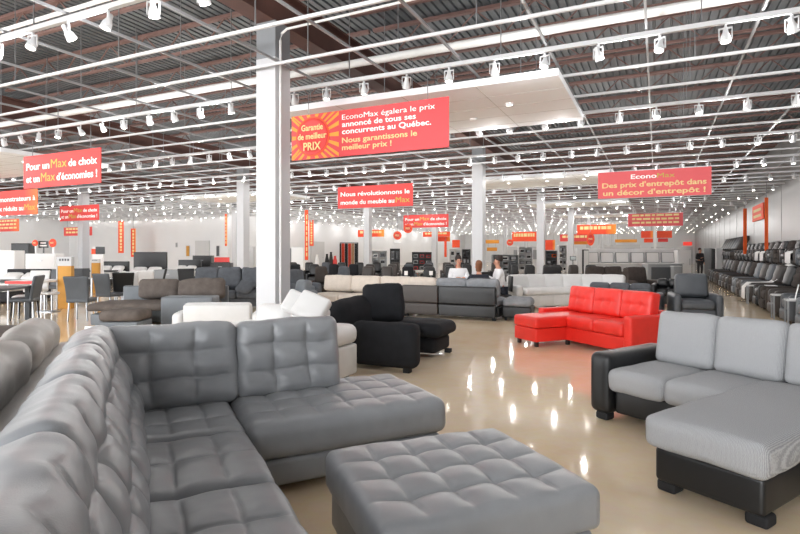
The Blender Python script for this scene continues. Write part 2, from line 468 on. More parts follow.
for c in far:
    (a, b), ids = rv[rr.randrange(6)]; s = len(V)
    V += [(v[0] + c[1], v[1] + c[2], v[2] + ZT - .035) for v in a]; Fs += [tuple(s + i for i in f) for f in b]; mi += [min(i, 1) if i < 2 else 2 for i in ids]
me = D.meshes.new('far'); me.from_pydata(V, [], Fs); me.update()
for m in (M['lampwhite'], M['lampwhite'], M['lens']): me.materials.append(m)
me.polygons.foreach_set('material_index', mi)
o = D.objects.new('distant_spotlights', me); C.objects.link(o); tag(o, 'mass of tiny white spotlights on the farthest lamp rails', 'spotlight', 'white ceiling spotlights', 'stuff')
# tiled ceiling clouds
def cloud(x0, x1, y0, y1, lab):
    z = 3.92
    t = thing('ceiling_panel', lab, 'ceiling panel', ((x0 + x1) / 2, (y0 + y1) / 2, z), 0, 'hung white ceiling panels')
    a, b = (x1 - x0) / 2, (y1 - y0) / 2
    part('tile_field', box(-a, a, -b, b, 0, .1), M['tile'], t)
    m = MB()
    k = -a + 1.2
    while k < a - .1: m.box(k - .006, k + .006, -b, b, -.003, 0); k += 1.2
    k = -b + .62
    while k < b - .1: m.box(-a, a, k - .005, k + .005, -.003, 0); k += .62
    part('tile_joints', m.me(), M['tile_line'], t)
    for px in (-a * .45, a * .1, a * .6):
        f = part('downlight', MB().lathe([(.07, 0), (.075, -.02), (.05, -.025), (.045, -.01)], 14).me(True), M['white'], t, (px, -b * .2, 0))
        part('lamp', MB().lathe([(.04, -.012), (.035, -.02)], 12).me(), M['lens'], f)
    part('smoke_detector', MB().lathe([(.06, 0), (.06, -.03), (.03, -.045)], 14).me(True), M['white'], t, (a * .25, b * .3, 0))
for k in range(5):
    cloud(-6.0, -1.22, 7.6 + 10 * k, 10.4 + 10 * k, 'white tiled ceiling panel hung below the bars, ' + ordw(k + 1) + ' beside the middle pillars')
for k in range(2):
    cloud(-19.4, -14.25, 7.6 + 10 * k, 10.4 + 10 * k, 'white tiled ceiling panel hung over the dining chairs, ' + ordw(k + 1) + ' from the front')
# pipes and conduits
tag(part('duct_pipe', MB().tube([(XLL + .1, 7.5, 4.52), (XR - .05, 7.5, 4.52)], .062, 14).me(True), M['pipe']), 'thick white pipe running across just above the first ceiling panel', 'pipe')
for k in range(8): part('pipe_strap', box(-.008, .008, -.008, .008, 0, 1.3), M['wire'], D.objects['duct_pipe'], (2.2 - k * 2.9, 7.5, 4.57))
tag(part('conduit', MB().tube([(-4.835, 6.2, .05), (-4.835, 6.2, 4.5), (-4.81, 6.2, 4.6), (-4.72, 6.2, 4.65), (-2.6, 6.2, 4.68), (1.5, 6.2, 4.68)], .018, 8).me(True), M['pipe']), 'white conduit bending from the roof down the nearest pillar', 'conduit')
tag(part('roof_pipe', MB().tube([(XLL + .1, 4.6, 4.72), (XR - .05, 4.6, 4.72)], .03, 10).me(True), M['pipe']), 'thin white pipe crossing under the roof near the front', 'pipe')

# ------------------------------------------------------------------ lettering
_tx = {}
def text_mesh(s, bold=.012, shear=0):
    k = (s, bold, shear)
    if k in _tx: return _tx[k]
    cu = D.curves.new('t', 'FONT'); cu.body = s; cu.size = 1; cu.extrude = 0 if 'M' in s else .01; cu.offset = bold; cu.shear = shear; cu.resolution_u = 3
    o = D.objects.new('t', cu); C.objects.link(o)
    dg = bpy.context.evaluated_depsgraph_get(); me = D.meshes.new_from_object(o.evaluated_get(dg))
    D.objects.remove(o); D.curves.remove(cu)
    xs = [v.co.x for v in me.vertices] or [0, 0]
    _tx[k] = (me, min(xs), max(xs)); return _tx[k]
def letter_line(parent, segs, cx, zbase, height, maxw, y=-.012, bold=.02, align='c', stretch=1.0):
    """segs: [(text, material, scale)]; laid along x and centred at cx; standing in the x-z plane facing -y"""
    items = []; w = 0
    for s, m, sc in segs:
        me, a, b = text_mesh(s, 0 if 'M' in s else bold); items.append((me, a, b, m, sc, w, s)); w += (b - a) * sc + (.05 if s == 'Econo' else .22)
    w -= .22
    k = height / .72; kx = min(k * stretch, maxw / w)
    x0 = cx - w * kx / 2 if align == 'c' else cx
    for me, a, b, m, sc, off, o_s in items:
        o = part('lettering', me.copy(), m, parent, (x0 + off * kx - a * kx * sc, y - (.002 if 'M' in o_s else 0), zbase), (PI / 2, 0, 0)); o.scale = (kx * sc, k * sc, .12)
    return w * kx
W_, Ye, Mx_, Cr = 't_white', 't_yel', 't_max', 't_cream'
wirem = MB().box(-.004, .004, -.004, .004, 0, 1).me()
def sign(name, lab, px0, px1, yt, yb, m, lines=(), hgt=.75, zc=None, z0=None, dash=0, group='hanging red banners', wires=True, stretch=1.5):
    zc = zc or hgt * F / (yb - yt)
    X0, Y = G(px0, zc); X1, _ = onY(px1, Y)
    zb = H - (yb - HOR) * zc / F if z0 is None else z0
    w, h = X1 - X0, (yb - yt) * zc / F
    t = thing(name, lab, 'sign', ((X0 + X1) / 2, Y, zb), 0, group)
    part('board', box(-w / 2, w / 2, -.01, .01, 0, h), M[m], t)
    if wires:
        for s in (-1, 1):
            o = part('hanging_wire', wirem, M['wire'], t, (s * w * .38, 0, h)); o.scale = (1 + zc * .02, 1 + zc * .02, max(.02, ZT - zb - h))
    for fz, fh, segs in lines:
        letter_line(t, [(s, M[mm], sc) for s, mm, sc in segs], 0, h * fz, h * fh, w * .92, stretch=stretch)
    if dash:                              # rows of lettering too small to read
        for q in range(dash):
            zz = h * (1 - (q + .75) / (dash + .5)); mm = MB(); r2 = random.Random(q + int(px0)); x = -w * .42
            while x < w * .38:
                l = r2.uniform(.05, .14) * w; mm.box(x, min(x + l, w * .43), -.014, -.01, zz, zz + h * .5 / (dash + .5)); x += l + w * .025
            part('lettering', mm.me(), M['t_cream'], t)
    return t, w, h
slogan = [(.56, .22, [('Pour un', W_, 1), ('Max', Mx_, 1.25), ('de choix', W_, 1)]), (.18, .22, [('et un', W_, 1), ('Max', Mx_, 1.25), ("d'économies !", W_, 1)])]
# big guarantee banner
t, w, h = sign('banner', 'large red banner with a sunburst guarantee badge beside the nearest pillar', 292, 449, 117, 161, 'sign_big', zc=9.0)
b = MB(); bx = -w * .5 + .42
for k in range(22):
    a = 2 * PI * k / 22; R_ = .62
    pa = [(.2 * math.cos(a - .07), .2 * math.sin(a - .07)), (R_ * math.cos(a - .06), R_ * math.sin(a - .06)), (R_ * math.cos(a + .06), R_ * math.sin(a + .06)), (.2 * math.cos(a + .07), .2 * math.sin(a + .07))]
    pa = [(min(max(x, -.41), .5), min(max(z, -h / 2 + .005), h / 2 - .005)) for x, z in pa]
    b.prism(pa, -.013, -.0105)
part('sunburst', b.me(), M['sign_yel'], t, (bx, 0, h / 2))
bd = part('badge', MB().lathe([(.3, 0), (.3, .008), (.285, .012), (.25, .013), (.24, .01), (.01, .01)], 40).me(True), M['badge'], t, (bx, -.012, h / 2), (PI / 2, 0, 0))
part('badge_ring', MB().lathe([(.325, 0), (.325, .007), (.302, .007), (.302, 0)], 40).me(True), M['sign_or'], t, (bx, -.012, h / 2), (PI / 2, 0, 0))
letter_line(t, [('Garantie', M['t_cream'], 1)], bx, h / 2 + .1, .1, .42, -.03, .02)
letter_line(t, [('de meilleur', M['t_cream'], 1)], bx, h / 2 - .04, .1, .56, -.03, .02)
letter_line(t, [('PRIX', M['t_cream'], 1)], bx, h / 2 - .22, .13, .34, -.03, .02)
tx0 = -w / 2 + .98
for q, (s, mm) in enumerate([('EconoMax égalera le prix', W_), ('annoncé de tous ses', W_), ('concurrents au Québec.', W_), ('Nous garantissons le', Ye), ('meilleur prix !', Ye)]):
    zz = h * (.79 - .155 * q - (.035 if q > 2 else 0))
    letter_line(t, [(s, M[mm], 1)], tx0, zz, .085, w - 1.0, -.012, .016, 'l', 1.32)
sign('banner', 'red banner reading Pour un Max de choix, above the dining chairs, frontmost at left', 24, 101, 157, 189, 'sign_red', slogan)
sign('banner', 'red banner cut by the left picture edge, about prix réduits', -7, 37.5, 197, 221, 'sign_grad', [(.56, .2, [('démonstrateurs à', W_, 1)]), (.18, .2, [('prix réduits au', W_, 1), ('Max', Mx_, 1.25)])], zc=18.4, z0=2.72)
sign('banner', 'small red slogan banner in front of the farthest left pillar', 60, 99, 206.5, 221.4, 'sign_red', slogan, zc=24.0)
sign('banner', 'small orange-red banner low at the left picture edge', -12, 19, 220, 232, 'sign_grad', dash=3)
sign('banner', 'small dark red banner partly behind the far left pillar', 64, 92, 227.5, 236, 'sign_red', dash=2, zc=32)
sign('banner', 'small red three-line banner hung before the white alcove wall', 154, 182, 224, 233.6, 'sign_red', dash=3)
sign('banner', 'red banner reading Nous révolutionnons le monde du meuble', 338, 413, 187.4, 208.8, 'sign_red', [(.56, .2, [('Nous révolutionnons le', W_, 1)]), (.18, .2, [('monde du meuble au', W_, 1), ('Max', Mx_, 1.25)])])
sign('banner', 'red slogan banner hung over the round gradient signs, centre of the store', 403.5, 448.5, 215.4, 228, 'sign_red', slogan)
sign('banner', 'large pink-red banner reading Des prix d\'entrepôt dans un décor d\'entrepôt', 598, 711.5, 173, 199, 'sign_pink', [(.7, .17, [('Econo', W_, 1), ('Max', Mx_, 1)]), (.4, .19, [("Des prix d'entrepôt dans", Ye, 1)]), (.11, .19, [("un décor d'entrepôt !", Ye, 1)])])
sign('banner', 'pink-red three-line banner behind the large entrepôt banner', 628, 683, 214, 226.6, 'sign_pink', dash=3)
# lower, more distant gradient signs
def small_sign(lab, x0, x1, yt, yb, m, zc=40, dash=1, **k):
    return sign('gradient_sign', lab, x0, x1, yt, yb, m, zc=zc, dash=dash, group='distant orange signs', **k)
small_sign('orange-red sign crossing behind the pillar left of centre', 358, 384, 230, 237, 'sign_fire', 46)
small_sign('wide orange-red sign just below the central slogan banner', 423, 450, 232, 237, 'sign_or', 44)
small_sign('orange sign stacked under the wide central one', 437, 450, 237, 241.5, 'sign_fire', 44.5, 0)
small_sign('amber sign above the seated people, upper of two', 485.5, 499, 240, 243.5, 'sign_yel', 48, 0)
small_sign('amber sign above the seated people, lower of two', 487, 497, 247.5, 251, 'sign_yel', 48.6, 0)
small_sign('red-orange sign between the two middle white pillars, upper', 512, 536.5, 232, 241.5, 'sign_or', 44)
small_sign('small orange sign right of the third middle pillar', 545, 555, 240, 250, 'sign_fire', 46, 0)
small_sign('red sign in front of the fourth middle pillar', 560, 590, 234.5, 241.5, 'sign_red', 42)
small_sign('thin amber sign under the red one by the fourth middle pillar', 568, 589, 241.5, 244.5, 'sign_yel', 42.4, 0)
small_sign('bright orange sign above the framed white panels', 577, 616, 225, 234.5, 'sign_fire', 38, 1)
small_sign('thin brown-orange sign above the white counter', 615, 637, 239.5, 242.5, 'sign_yel', 46, 0)
small_sign('orange-red lit-looking sign left of the thin far post', 641, 653, 231, 238, 'sign_fire', 44, 0)
small_sign('dark orange sign hung below, left of the thin far post', 644, 653, 238.5, 242.5, 'sign_or', 44.4, 0)
small_sign('orange-red sign right of the thin far post', 657, 672, 231, 238, 'sign_or', 44, 0)
small_sign('dark orange sign hung below, right of the thin far post', 658, 668, 238.5, 242, 'sign_red', 44.4, 0)
# round medallions
def medallion(lab, px, py, rpx, zc, m='sign_or', hang=True, stand=None, oval=1.0):
    x, y = G(px, zc); z = H - (py - HOR) * zc / F; r = rpx * zc / F
    t = thing('round_sign', lab, 'sign', (x, y, 0), TH * .5, 'round hanging signs')
    o = part('disc', MB().lathe([(r, 0), (r, .03), (r * .9, .035), (.01, .035)], 24).me(True), M[m], t, (0, 0, z), (PI / 2, 0, 0)); o.scale = (1, oval, 1)
    o2 = part('inner_disc', MB().lathe([(r * .62, 0), (r * .62, .045), (.01, .045)], 20).me(True), M['badge'], t, (0, 0, z), (PI / 2, 0, 0)); o2.scale = (1, oval, 1)
    letter_line(t, [('PRIX', M['t_cream'], 1)], 0, z - r * .2, r * .45, r * 1.0, -.05, .02)
    if hang:
        o = part('hanging_wire', wirem, M['wire'], t, (0, .01, z + r * oval)); o.scale = (2, 2, ZT - z - r * oval)
    if stand:
        part('stand', box(-.03, .03, 0, .05, stand, z - r * .9), M['white'], t)
    return t
medallion('round orange-red sign on a white card, left of the central slogan banner', 397.5, 235.5, 4.2, 30)
medallion('round orange sign touching the central slogan banner', 408, 228.5, 4.6, 31)
medallion('round orange sign above the right seated person', 510, 242.5, 3.2, 34)
medallion('oval red-rimmed sign right of the fourth middle pillar', 590.5, 239, 3.8, 32, oval=1.75)
part('card', box(-.2, .2, -.01, .01, 2.02, 2.3), M['white'], D.objects['round_sign'])
# vertical banners
def vbanner(lab, px, wpx, yt, yb, zc, m='sign_or', rot=0, letters=True, pole=None):
    x, y = G(px, zc); z1 = H - (yt - HOR) * zc / F; z0 = H - (yb - HOR) * zc / F; w = wpx * zc / F
    t = thing('vertical_banner', lab, 'banner', (x, y, 0), rot, 'tall vertical banners')
    part('cloth', box(-w / 2, w / 2, -.01, .01, z0, z1), M[m], t)
    if letters:
        mm = MB(); zz = z0 + .15; r2 = random.Random(int(px))
        while zz < z1 - .2:
            l = r2.uniform(.1, .22); mm.box(-w * .2, w * .2, -.014, -.01, zz, min(zz + l, z1 - .1)); zz += l + .06
        part('lettering', mm.me(), M['t_cream'], t)
    o = part('hanging_wire', wirem, M['wire'], t, (0, 0, z1)); o.scale = (2, 2, max(.05, ZT - z1))
    return t
vbanner('tall orange banner on the alcove wall, left of the pair', 121, 8, 221, 253, 38, 'sign_or')
vbanner('tall orange banner on the alcove wall, right of the pair', 133.3, 5.5, 228.5, 257, 38.4, 'sign_fire', .2)
vbanner('narrow orange and white pennant near the second left pillar', 226, 2.6, 214, 246, 34, 'sign_fire')
vbanner('slim cream and orange pennant just right of the nearest pillar', 306.5, 3.5, 210, 260, 22, 'sign_or', 1.1)
vbanner('tall deep orange banner right of the slim pennant', 311.5, 5, 220, 246, 44, 'sign_or')
vbanner('slim orange banner under the central gradient sign', 445.5, 2.5, 241, 257, 44, 'sign_or', 0, False)
vbanner('orange board left of the central pillar', 456, 8, 240, 247.5, 46, 'sign_or', 0, False)
vbanner('tall thin orange banner above the upper recliners, left of the pair', 745, 3.2, 208.5, 254, 24.5, 'orange', .25, False)
vbanner('tall thin orange banner above the upper recliners, right of the pair', 766.4, 3.2, 197.5, 251, 20.2, 'orange', .25, False)
t = thing('wall_sign', 'square orange sign fixed to the right wall between two thin banners', 'sign', (XR - .05, 30.65, 0), -PI / 2)
part('board', box(-1.5, 1.5, -.02, .02, 3.0, 3.75), M['sign_or'], t); mm = MB()
for q in range(2): mm.box(-1.1, 1.0, -.026, -.02, 3.15 + .28 * q, 3.28 + .28 * q)
part('lettering', mm.me(), M['t_yel'], t)
t = thing('exit_sign', 'small red exit sign on the far back wall', 'sign', (G(693, 69)[0] - .6, YB - .1, 2.35)); part('case', box(-.5, .5, -.05, .05, 0, .45), M['exit'], t)

# ------------------------------------------------------------------ upholstered furniture
def legs(t, pts, m='wood_dark', h=.07, s=.06):
    lm = rb(s, s, h, .008, (1, 1, 1))
    for x, y in pts: part('foot', lm, M[m], t, (x, y, 0))
def sofa(lab, loc, rot, w=2.0, d=.95, seats=3, body='lea_black', cush='lea_black', armw=.2, armh=.62, arms=(1, 1), bh=.88, sh=.45, base=.27, group=None,
         name='sofa', cat='sofa', tuft=None, btuft=None, bt=.2, lean=.16, crown=.02, legm='wood_dark', headrest=0, det=1, backs=None, frame_h=None, noback=False, wob=.006, footrest=False, bmat=None):
    t = thing(name, lab, cat, loc, rot, group)
    n = (10, 10, 3) if det > 1 else (5, 5, 2)
    al, ar = arms[0] * armw, arms[1] * armw
    x0, x1 = -w / 2 + al, w / 2 - ar; iw = x1 - x0; fh = frame_h or bh - .1
    part('base', rb(iw, d - .06, base - .065, .02, (3, 3, 1)), M[body], t, ((x0 + x1) / 2, .01, .065))
    for s, a in ((-1, arms[0]), (1, arms[1])):
        if a: part('armrest', rb(armw - .004, d, armh - .06, min(.07, armw * .4), (3, 6, 4), .015, .01), M[body], t, (s * (w / 2 - armw / 2), 0, .06))
    if not noback:
        part('back_frame', rb(iw - .004, .13, fh - base, .04, (4, 2, 3)), M[body], t, ((x0 + x1) / 2, d / 2 - .065, base))
    cw = iw / seats; sd = d - .13 - (.0 if noback else .02)
    for i in range(seats):
        cx = x0 + cw * (i + .5)
        part('seat_cushion', rb(cw - .006, sd, sh - base, .06, n, crown, .006, tuft, wob, i), M[cush], t, (cx, -d / 2 + sd / 2 - .01, base))
    nb = backs or seats; bw = iw / nb
    if not noback:
        hb = bh - sh
        for i in range(nb):
            cx = x0 + bw * (i + .5)
            o = part('back_cushion', rb(bw - .006, hb, bt, .07, n, .035, .006, btuft, wob, i + 5), M[bmat or cush], t,
                 (cx, d / 2 - .15 + .08 * (lean > .1), sh + hb / 2 + .012), (PI / 2 - lean, 0, 0))
            if headrest:
                part('headrest', rb(bw - .05, .3, .12, .05, (5, 4, 2), .01, 0, None, .003, i), M[cush], t, (cx, d / 2 + .02, bh + .1), (PI / 2 - headrest, 0, 0))
    if footrest:
        part('footrest', rb(iw - .02, .08, base - .08, .03, (5, 2, 3), 0, .01), M[cush], t, ((x0 + x1) / 2, -d / 2 - .01, .07))
    legs(t, [(sx * (w / 2 - .1), sy * (d / 2 - .09)) for sx in (-1, 1) for sy in (-1, 1)], legm)
    return t

# ---- 1 grey leather sectional, front left
A = math.radians(51.5); IX = (-2.22, 2.51, 0)
t = thing('sectional_sofa', 'large tufted grey leather corner sofa in the left foreground', 'sofa', IX, A)
g = M['lea_grey']
T = (3, 3, .010, .020, .016)
part('base', rb(2.32, .9, .165, .03, (8, 4, 2)), g, t, (.2, .46, .055))
part('base', rb(.92, 3.2, .165, .03, (4, 8, 2)), g, t, (-.5, -1.64, .055))
part('chaise_cushion', rb(1.39, .95, .245, .07, (110, 76, 6), .022, .01, (6, 4, .008, .006, .007), .007, 1), g, t, (.715, .465, .215))
part('corner_cushion', rb(.63, .90, .235, .06, (54, 70, 5), .015, .006, (3, 3, .008, .004, .005), .012, 2), g, t, (-.30, .46, .215))
for k in range(4):
    part('seat_cushion', rb(.66, .765, .235, .06, (60, 64, 5), .022, .006, (3, 2, .010, .006, .008), .009, 3 + k), g, t, (-.315, -.39 - .77 * k, .215))
BT = (3, 3, .013, .026, .016)
for i, (x, w_) in enumerate(((-.355, .85), (.46, .77))):
    part('back_cushion', rb(w_, .56, .21, .06, (64, 48, 5), .035, .014, BT, .018, 8 + i), g, t, (x, .885, .68), (PI / 2 - .24, 0, 0))
for i, y in enumerate((.42, -.36, -1.14, -1.92)):
    o = part('back_cushion', rb(.795, .63, .22, .06, (64, 48, 5), .03, .02, (3, 3, .013, .026, .013), .016, 11 + i), g, t, (-.855, y, .655), (PI / 2 - .40, 0, PI / 2))
part('back_frame', rb(1.85, .12, .72, .04, (5, 2, 4)), g, t, (-.03, 1.0, .05))
part('back_frame', rb(.12, 4.3, .72, .04, (2, 8, 4)), g, t, (-1.02, -1.19, .05))
legs(t, [(1.25, .08), (1.25, .82), (-.1, -3.1), (-.1, .05)], 'black', .055, .08)
# ---- 2 ottoman
t = thing('ottoman', 'square tufted grey leather ottoman in front of the corner sofa', 'ottoman', (-.905, 2.49, 0), math.radians(47))
part('cushion', rb(1.05, .91, .2, .045, (96, 84, 4), .012, .006, (5, 4, .009, .012, .009), .006, 3), g, t, (0, 0, .255))
part('base', rb(.99, .87, .205, .03, (6, 6, 2)), g, t, (0, 0, .05))
legs(t, [(sx * .42, sy * .37) for sx in (-1, 1) for sy in (-1, 1)], 'black', .05, .08)
# ---- 3 taupe sofa behind the corner sofa
t = thing('sofa', 'taupe grey leather sofa standing back to back behind the corner sofa', 'sofa', IX, A)
part('back_frame', rb(.12, 3.6, .66, .04, (2, 6, 4)), M['lea_taupe'], t, (-1.15, .5, .05))
part('base', rb(.95, 3.4, .2, .03, (3, 6, 2)), M['lea_taupe'], t, (-1.70, .5, .06))
for i, y in enumerate((1.62, .38, -.86)):
    part('back_cushion', rb(1.22, .5, .28, .10, (20, 14, 4), .05, .03, None, .022, 20 + i), M['lea_taupe'], t, (-1.20, y, .65), (PI / 2 - .2, 0, -PI / 2))
    part('seat_cushion', rb(.72, 1.2, .2, .07, (8, 8, 3), .03, .01, None, .01, i), M['lea_taupe'], t, (-1.78, y, .262))
legs(t, [(-1.35, 1.85), (-2.1, 1.85), (-1.35, -1.3), (-2.1, -1.3)])
x, y = G(-4, 7.2); t = thing('ottoman', 'low dark taupe ottoman at the left picture edge behind the corner sofa', 'ottoman', (x, y), TH + .3)
part('cushion', rb(1.1, .9, .2, .09, (10, 8, 3), .04, .01, None, .015, 2), M['fab_brown'], t, (0, 0, .25)); part('base', rb(1.05, .85, .2, .03), M['lea_slate'], t, (0, 0, .05)); legs(t, [(.4, .3), (-.4, .3), (.4, -.3), (-.4, -.3)], h=.05)
# ---- 4 ribbed grey sofa with black arms, right front
R4 = math.radians(-30.7); ca, sa = math.cos(R4), math.sin(R4)
def loc4(a, b): return (-.49 + ca * a + sa * b, 5.14 + sa * a - ca * b)
t = thing('sectional_sofa', 'ribbed grey fabric sofa with black leather arm and chaise, right foreground', 'sofa', loc4(0, 0) + (0,), R4)
k_ = M['lea_black']
# local: x = right, y = back; front edge y=0
part('armrest', rb(.21, .98, .535, .06, (4, 12, 6), .0, .006), k_, t, (.02, .49, .06))
part('base', rb(2.04, .86, .215, .03, (8, 4, 2)), k_, t, (1.15, .50, .075))
part('chaise_base', rb(.62, .98, .215, .03, (5, 6, 2)), k_, t, (1.425, -.46, .07))
rbm = M['rib']
for i, x in enumerate((.13, .635)):
    part('seat_cushion', rb(.505, .76, .19, .055, (12, 14, 4), .03, .008, None, .008, i), rbm, t, (x + .25, .34, .285))
part('chaise_cushion', rb(.70, 1.70, .2, .055, (16, 26, 4), .03, .01, None, .008, 4), rbm, t, (1.425, -.17, .285))
for i, x in enumerate((.2, .72, 1.24, 1.76)):
    part('back_cushion', rb(.515, .47, .21, .055, (14, 14, 4), .04, .008, None, .008, 7 + i), rbm, t, (x + .26, .80, .69), (PI / 2 - .2, 0, 0))
part('back_frame', rb(2.1, .14, .62, .05, (8, 2, 4)), k_, t, (1.28, .92, .07))
part('armrest', rb(.235, .97, .56, .105, (4, 12, 6), .0, .008), k_, t, (2.3, .485, .06))
for x, y in ((.03, .08), (.03, .86), (1.17, -.86), (1.68, -.86), (2.3, .1), (2.3, .86)):
    part('foot', rb(.12, .12, .07, .02, (2, 2, 1)), M['blackmat'], t, (x, y, 0))
# ---- 5 red sectional
R5 = math.radians(-40.5)
t = thing('sectional_sofa', 'bright red leather sofa with a chaise at its left end', 'sofa', (-1.33, 9.0, 0), R5)
rd = M['lea_red']
part('base', rb(1.8, .8, .21, .02, (6, 4, 2)), rd, t, (.3, .42, .08)); part('chaise_base', rb(.56, .62, .21, .02, (4, 4, 2)), rd, t, (-.28, -.28, .08))
part('chaise_cushion', rb(.58, 1.22, .175, .04, (10, 16, 3), .012, .004, None, .004, 1), rd, t, (-.27, .0, .295))
for i, x in enumerate((.02, .6)): part('seat_cushion', rb(.575, .64, .18, .045, (10, 10, 3), .025, .006, None, .006, i), rd, t, (x + .29, .3, .295))
for i, x in enumerate((-.55, .03, .61)): part('back_cushion', rb(.575, .43, .19, .045, (22, 18, 4), .03, .006, (3, 2, .003, .02, .004), .006, i), rd, t, (x + .28, .74, .675), (PI / 2 - .16, 0, 0))
part('back_frame', rb(1.75, .12, .55, .04, (5, 2, 3)), rd, t, (.3, .88, .08))
part('armrest', rb(.14, .92, .46, .03, (2, 6, 4)), rd, t, (-.63, .46, .08)); part('armrest', rb(.15, .98, .53, .035, (2, 6, 4)), rd, t, (1.275, .46, .07))
legs(t, [(-.5, -.53), (-.06, -.53), (-.6, .85), (1.22, .04), (1.22, .88), (-.02, .06)], 'wood_dark', .08, .055)
# ---- 6 armchair + charcoal sofa behind the red one
x, y = G(694, 11.9); sofa('charcoal leather armchair with one tall back cushion, right of the red sofa', (x, y), TH - .3, .95, .95, 1, 'lea_char', 'lea_char', .15, .58, bh=.98, det=2, name='armchair', cat='armchair', crown=.03, bt=.24)
x, y = G(622, 12.5); sofa('charcoal sofa mostly hidden behind the red sofa', (x, y), TH - .55 + PI, 1.7, .9, 3, 'lea_char', 'fab_char', .2, .56, bh=.77, bmat='fab_char')
# ---- 8 black fabric sofa
t = thing('sofa', 'black fabric sofa with a big loose cushion, left of the centre aisle', 'sofa', (-3.2, 6.0, 0), 0)
kb = M['fab_black']
part('armrest', rb(.92, .24, .56, .1, (8, 3, 5), 0, .006), kb, t, (.08, .12, .05)); part('base', rb(.6, 1.4, .22, .04, (4, 6, 2)), kb, t, (-.2, .95, .06))
part('chaise_base', rb(.78, .62, .22, .06, (4, 4, 2)), kb, t, (.0, 1.36, .06))
part('seat_cushion', rb(.62, .74, .2, .07, (8, 8, 3), .03, .01, None, .01, 2), kb, t, (-.1, .63, .285)); part('chaise_cushion', rb(.92, .72, .2, .09, (10, 8, 3), .02, .02, None, .015, 3), kb, t, (.02, 1.36, .285))
o = part('back_rest', rb(.34, 1.6, .72, .16, (4, 10, 5), .05, .02, None, .02, 3), kb, t, (-.7, .9, .1))
part('back_cushion', rb(.6, .54, .22, .08, (10, 10, 4), .05, .01, None, .02, 6), kb, t, (-.50, 1.18, .73), (PI / 2 - .22, 0, .55))
legs(t, [(.4, .1), (.38, 1.6), (-.6, .1), (-.6, 1.6)], 'blackmat', .06, .09)
# ---- 9 white loveseat with raised headrests
t = thing('loveseat', 'white leather loveseat with two tilted headrests in front of the nearest pillar', 'sofa', (-3.95, 5.15, 0), 0)
wl = M['lea_white']
part('base', rb(1.0, .85, .25, .03, (4, 4, 2)), wl, t, (-.1, -.02, .06)); 
part('armrest', rb(.3, .95, .36, .03, (3, 5, 3)), wl, t, (.56, 0, .05)); part('arm_pad', rb(.33, .97, .23, .09, (5, 8, 3), .015, .01), wl, t, (.56, 0, .41))
part('armrest', rb(.3, .95, .36, .03, (3, 5, 3)), wl, t, (-.76, 0, .05)); part('arm_pad', rb(.33, .97, .2, .09, (5, 8, 3), .015, .01), wl, t, (-.76, 0, .41))
for i, x in enumerate((-.35, .16)):
    part('seat_cushion', rb(.5, .7, .18, .07, (8, 8, 3), .03, .01, None, .008, i), wl, t, (x, -.1, .31))
    part('back_cushion', rb(.5, .4, .2, .08, (8, 8, 3), .04, .01, None, .01, i + 3), wl, t, (x, .36, .62), (PI / 2 - .25, 0, 0))
part('headrest', rb(.30, .27, .11, .03, (8, 8, 3), .015, .006, None, .004, 2), wl, t, (.08, .14, .86), (math.radians(60), .42, .3))
part('headrest', rb(.37, .32, .12, .03, (8, 8, 3), .015, .006, None, .004, 5), wl, t, (.35, .06, .83), (math.radians(55), .34, .1))
legs(t, [(.6, .4), (.6, -.4), (-.8, .4), (-.8, -.4)], 'chrome', .06, .05)
x, y = G(223, 9.3); sofa('pale grey leather sofa seen from behind, left of the nearest pillar', (x, y), PI + TH + .1, 1.45, .9, 1, 'lea_white', 'lea_white', .18, .5, bh=.64, sh=.4, bt=.12, frame_h=.64)
# ---- 11 brown sectional with slate sides
x, y = G(168, 11.6)
t = thing('sectional_sofa', 'taupe microfibre corner sofa with slate grey sides, behind the pale sofa', 'sofa', (x, y, 0), TH + .05)
sl, br = M['lea_slate'], M['fab_brown']
part('base', rb(2.3, .9, .26, .03, (6, 4, 2)), sl, t, (0, 0, .05)); part('return_end', rb(1.02, .5, .56, .04, (4, 3, 4)), sl, t, (.72, -.72, .05))
part('chaise_base', rb(1.0, .5, .22, .03, (3, 3, 2)), sl, t, (-.7, -.6, .05))
part('seat_cushion', rb(1.55, 1.0, .15, .07, (10, 8, 3), .02, .01, None, .012, 1), br, t, (-.55, -.28, .31)); part('seat_cushion', rb(.8, .6, .15, .07, (6, 5, 3), .02, .01, None, .012, 2), br, t, (.7, -.1, .31))
part('back_cushion', rb(.85, .42, .24, .09, (9, 8, 3), .04, .01, None, .015, 3), br, t, (-.28, .38, .67), (PI / 2 - .18, 0, 0)); part('back_cushion', rb(.98, .42, .26, .1, (9, 8, 3), .05, .01, None, .03, 4), br, t, (.65, .36, .67), (PI / 2 - .24, 0, 0))
part('back_frame', rb(2.3, .12, .45, .04, (4, 2, 3)), sl, t, (0, .5, .3)); legs(t, [(1.05, .4), (-1.05, .4), (-1.1, -.75), (1.1, -.85)], 'chrome', .05)
x, y = G(126, 9.9); t = thing('ottoman', 'taupe microfibre ottoman in front of the taupe corner sofa', 'ottoman', (x, y), TH)
part('cushion', rb(.72, .6, .2, .08, (8, 8, 3), .02, .01, None, .01, 2), br, t, (0, 0, .25)); part('base', rb(.7, .58, .2, .02), sl, t, (0, 0, .05)); legs(t, [(.28, .2), (-.28, .2), (.28, -.2), (-.28, -.2)], 'chrome', .05)
x, y = G(100, 9.55); t = thing('price_card', 'small white and yellow card on the floor beside the taupe ottoman', 'card', (x - .12, y - .1), TH)
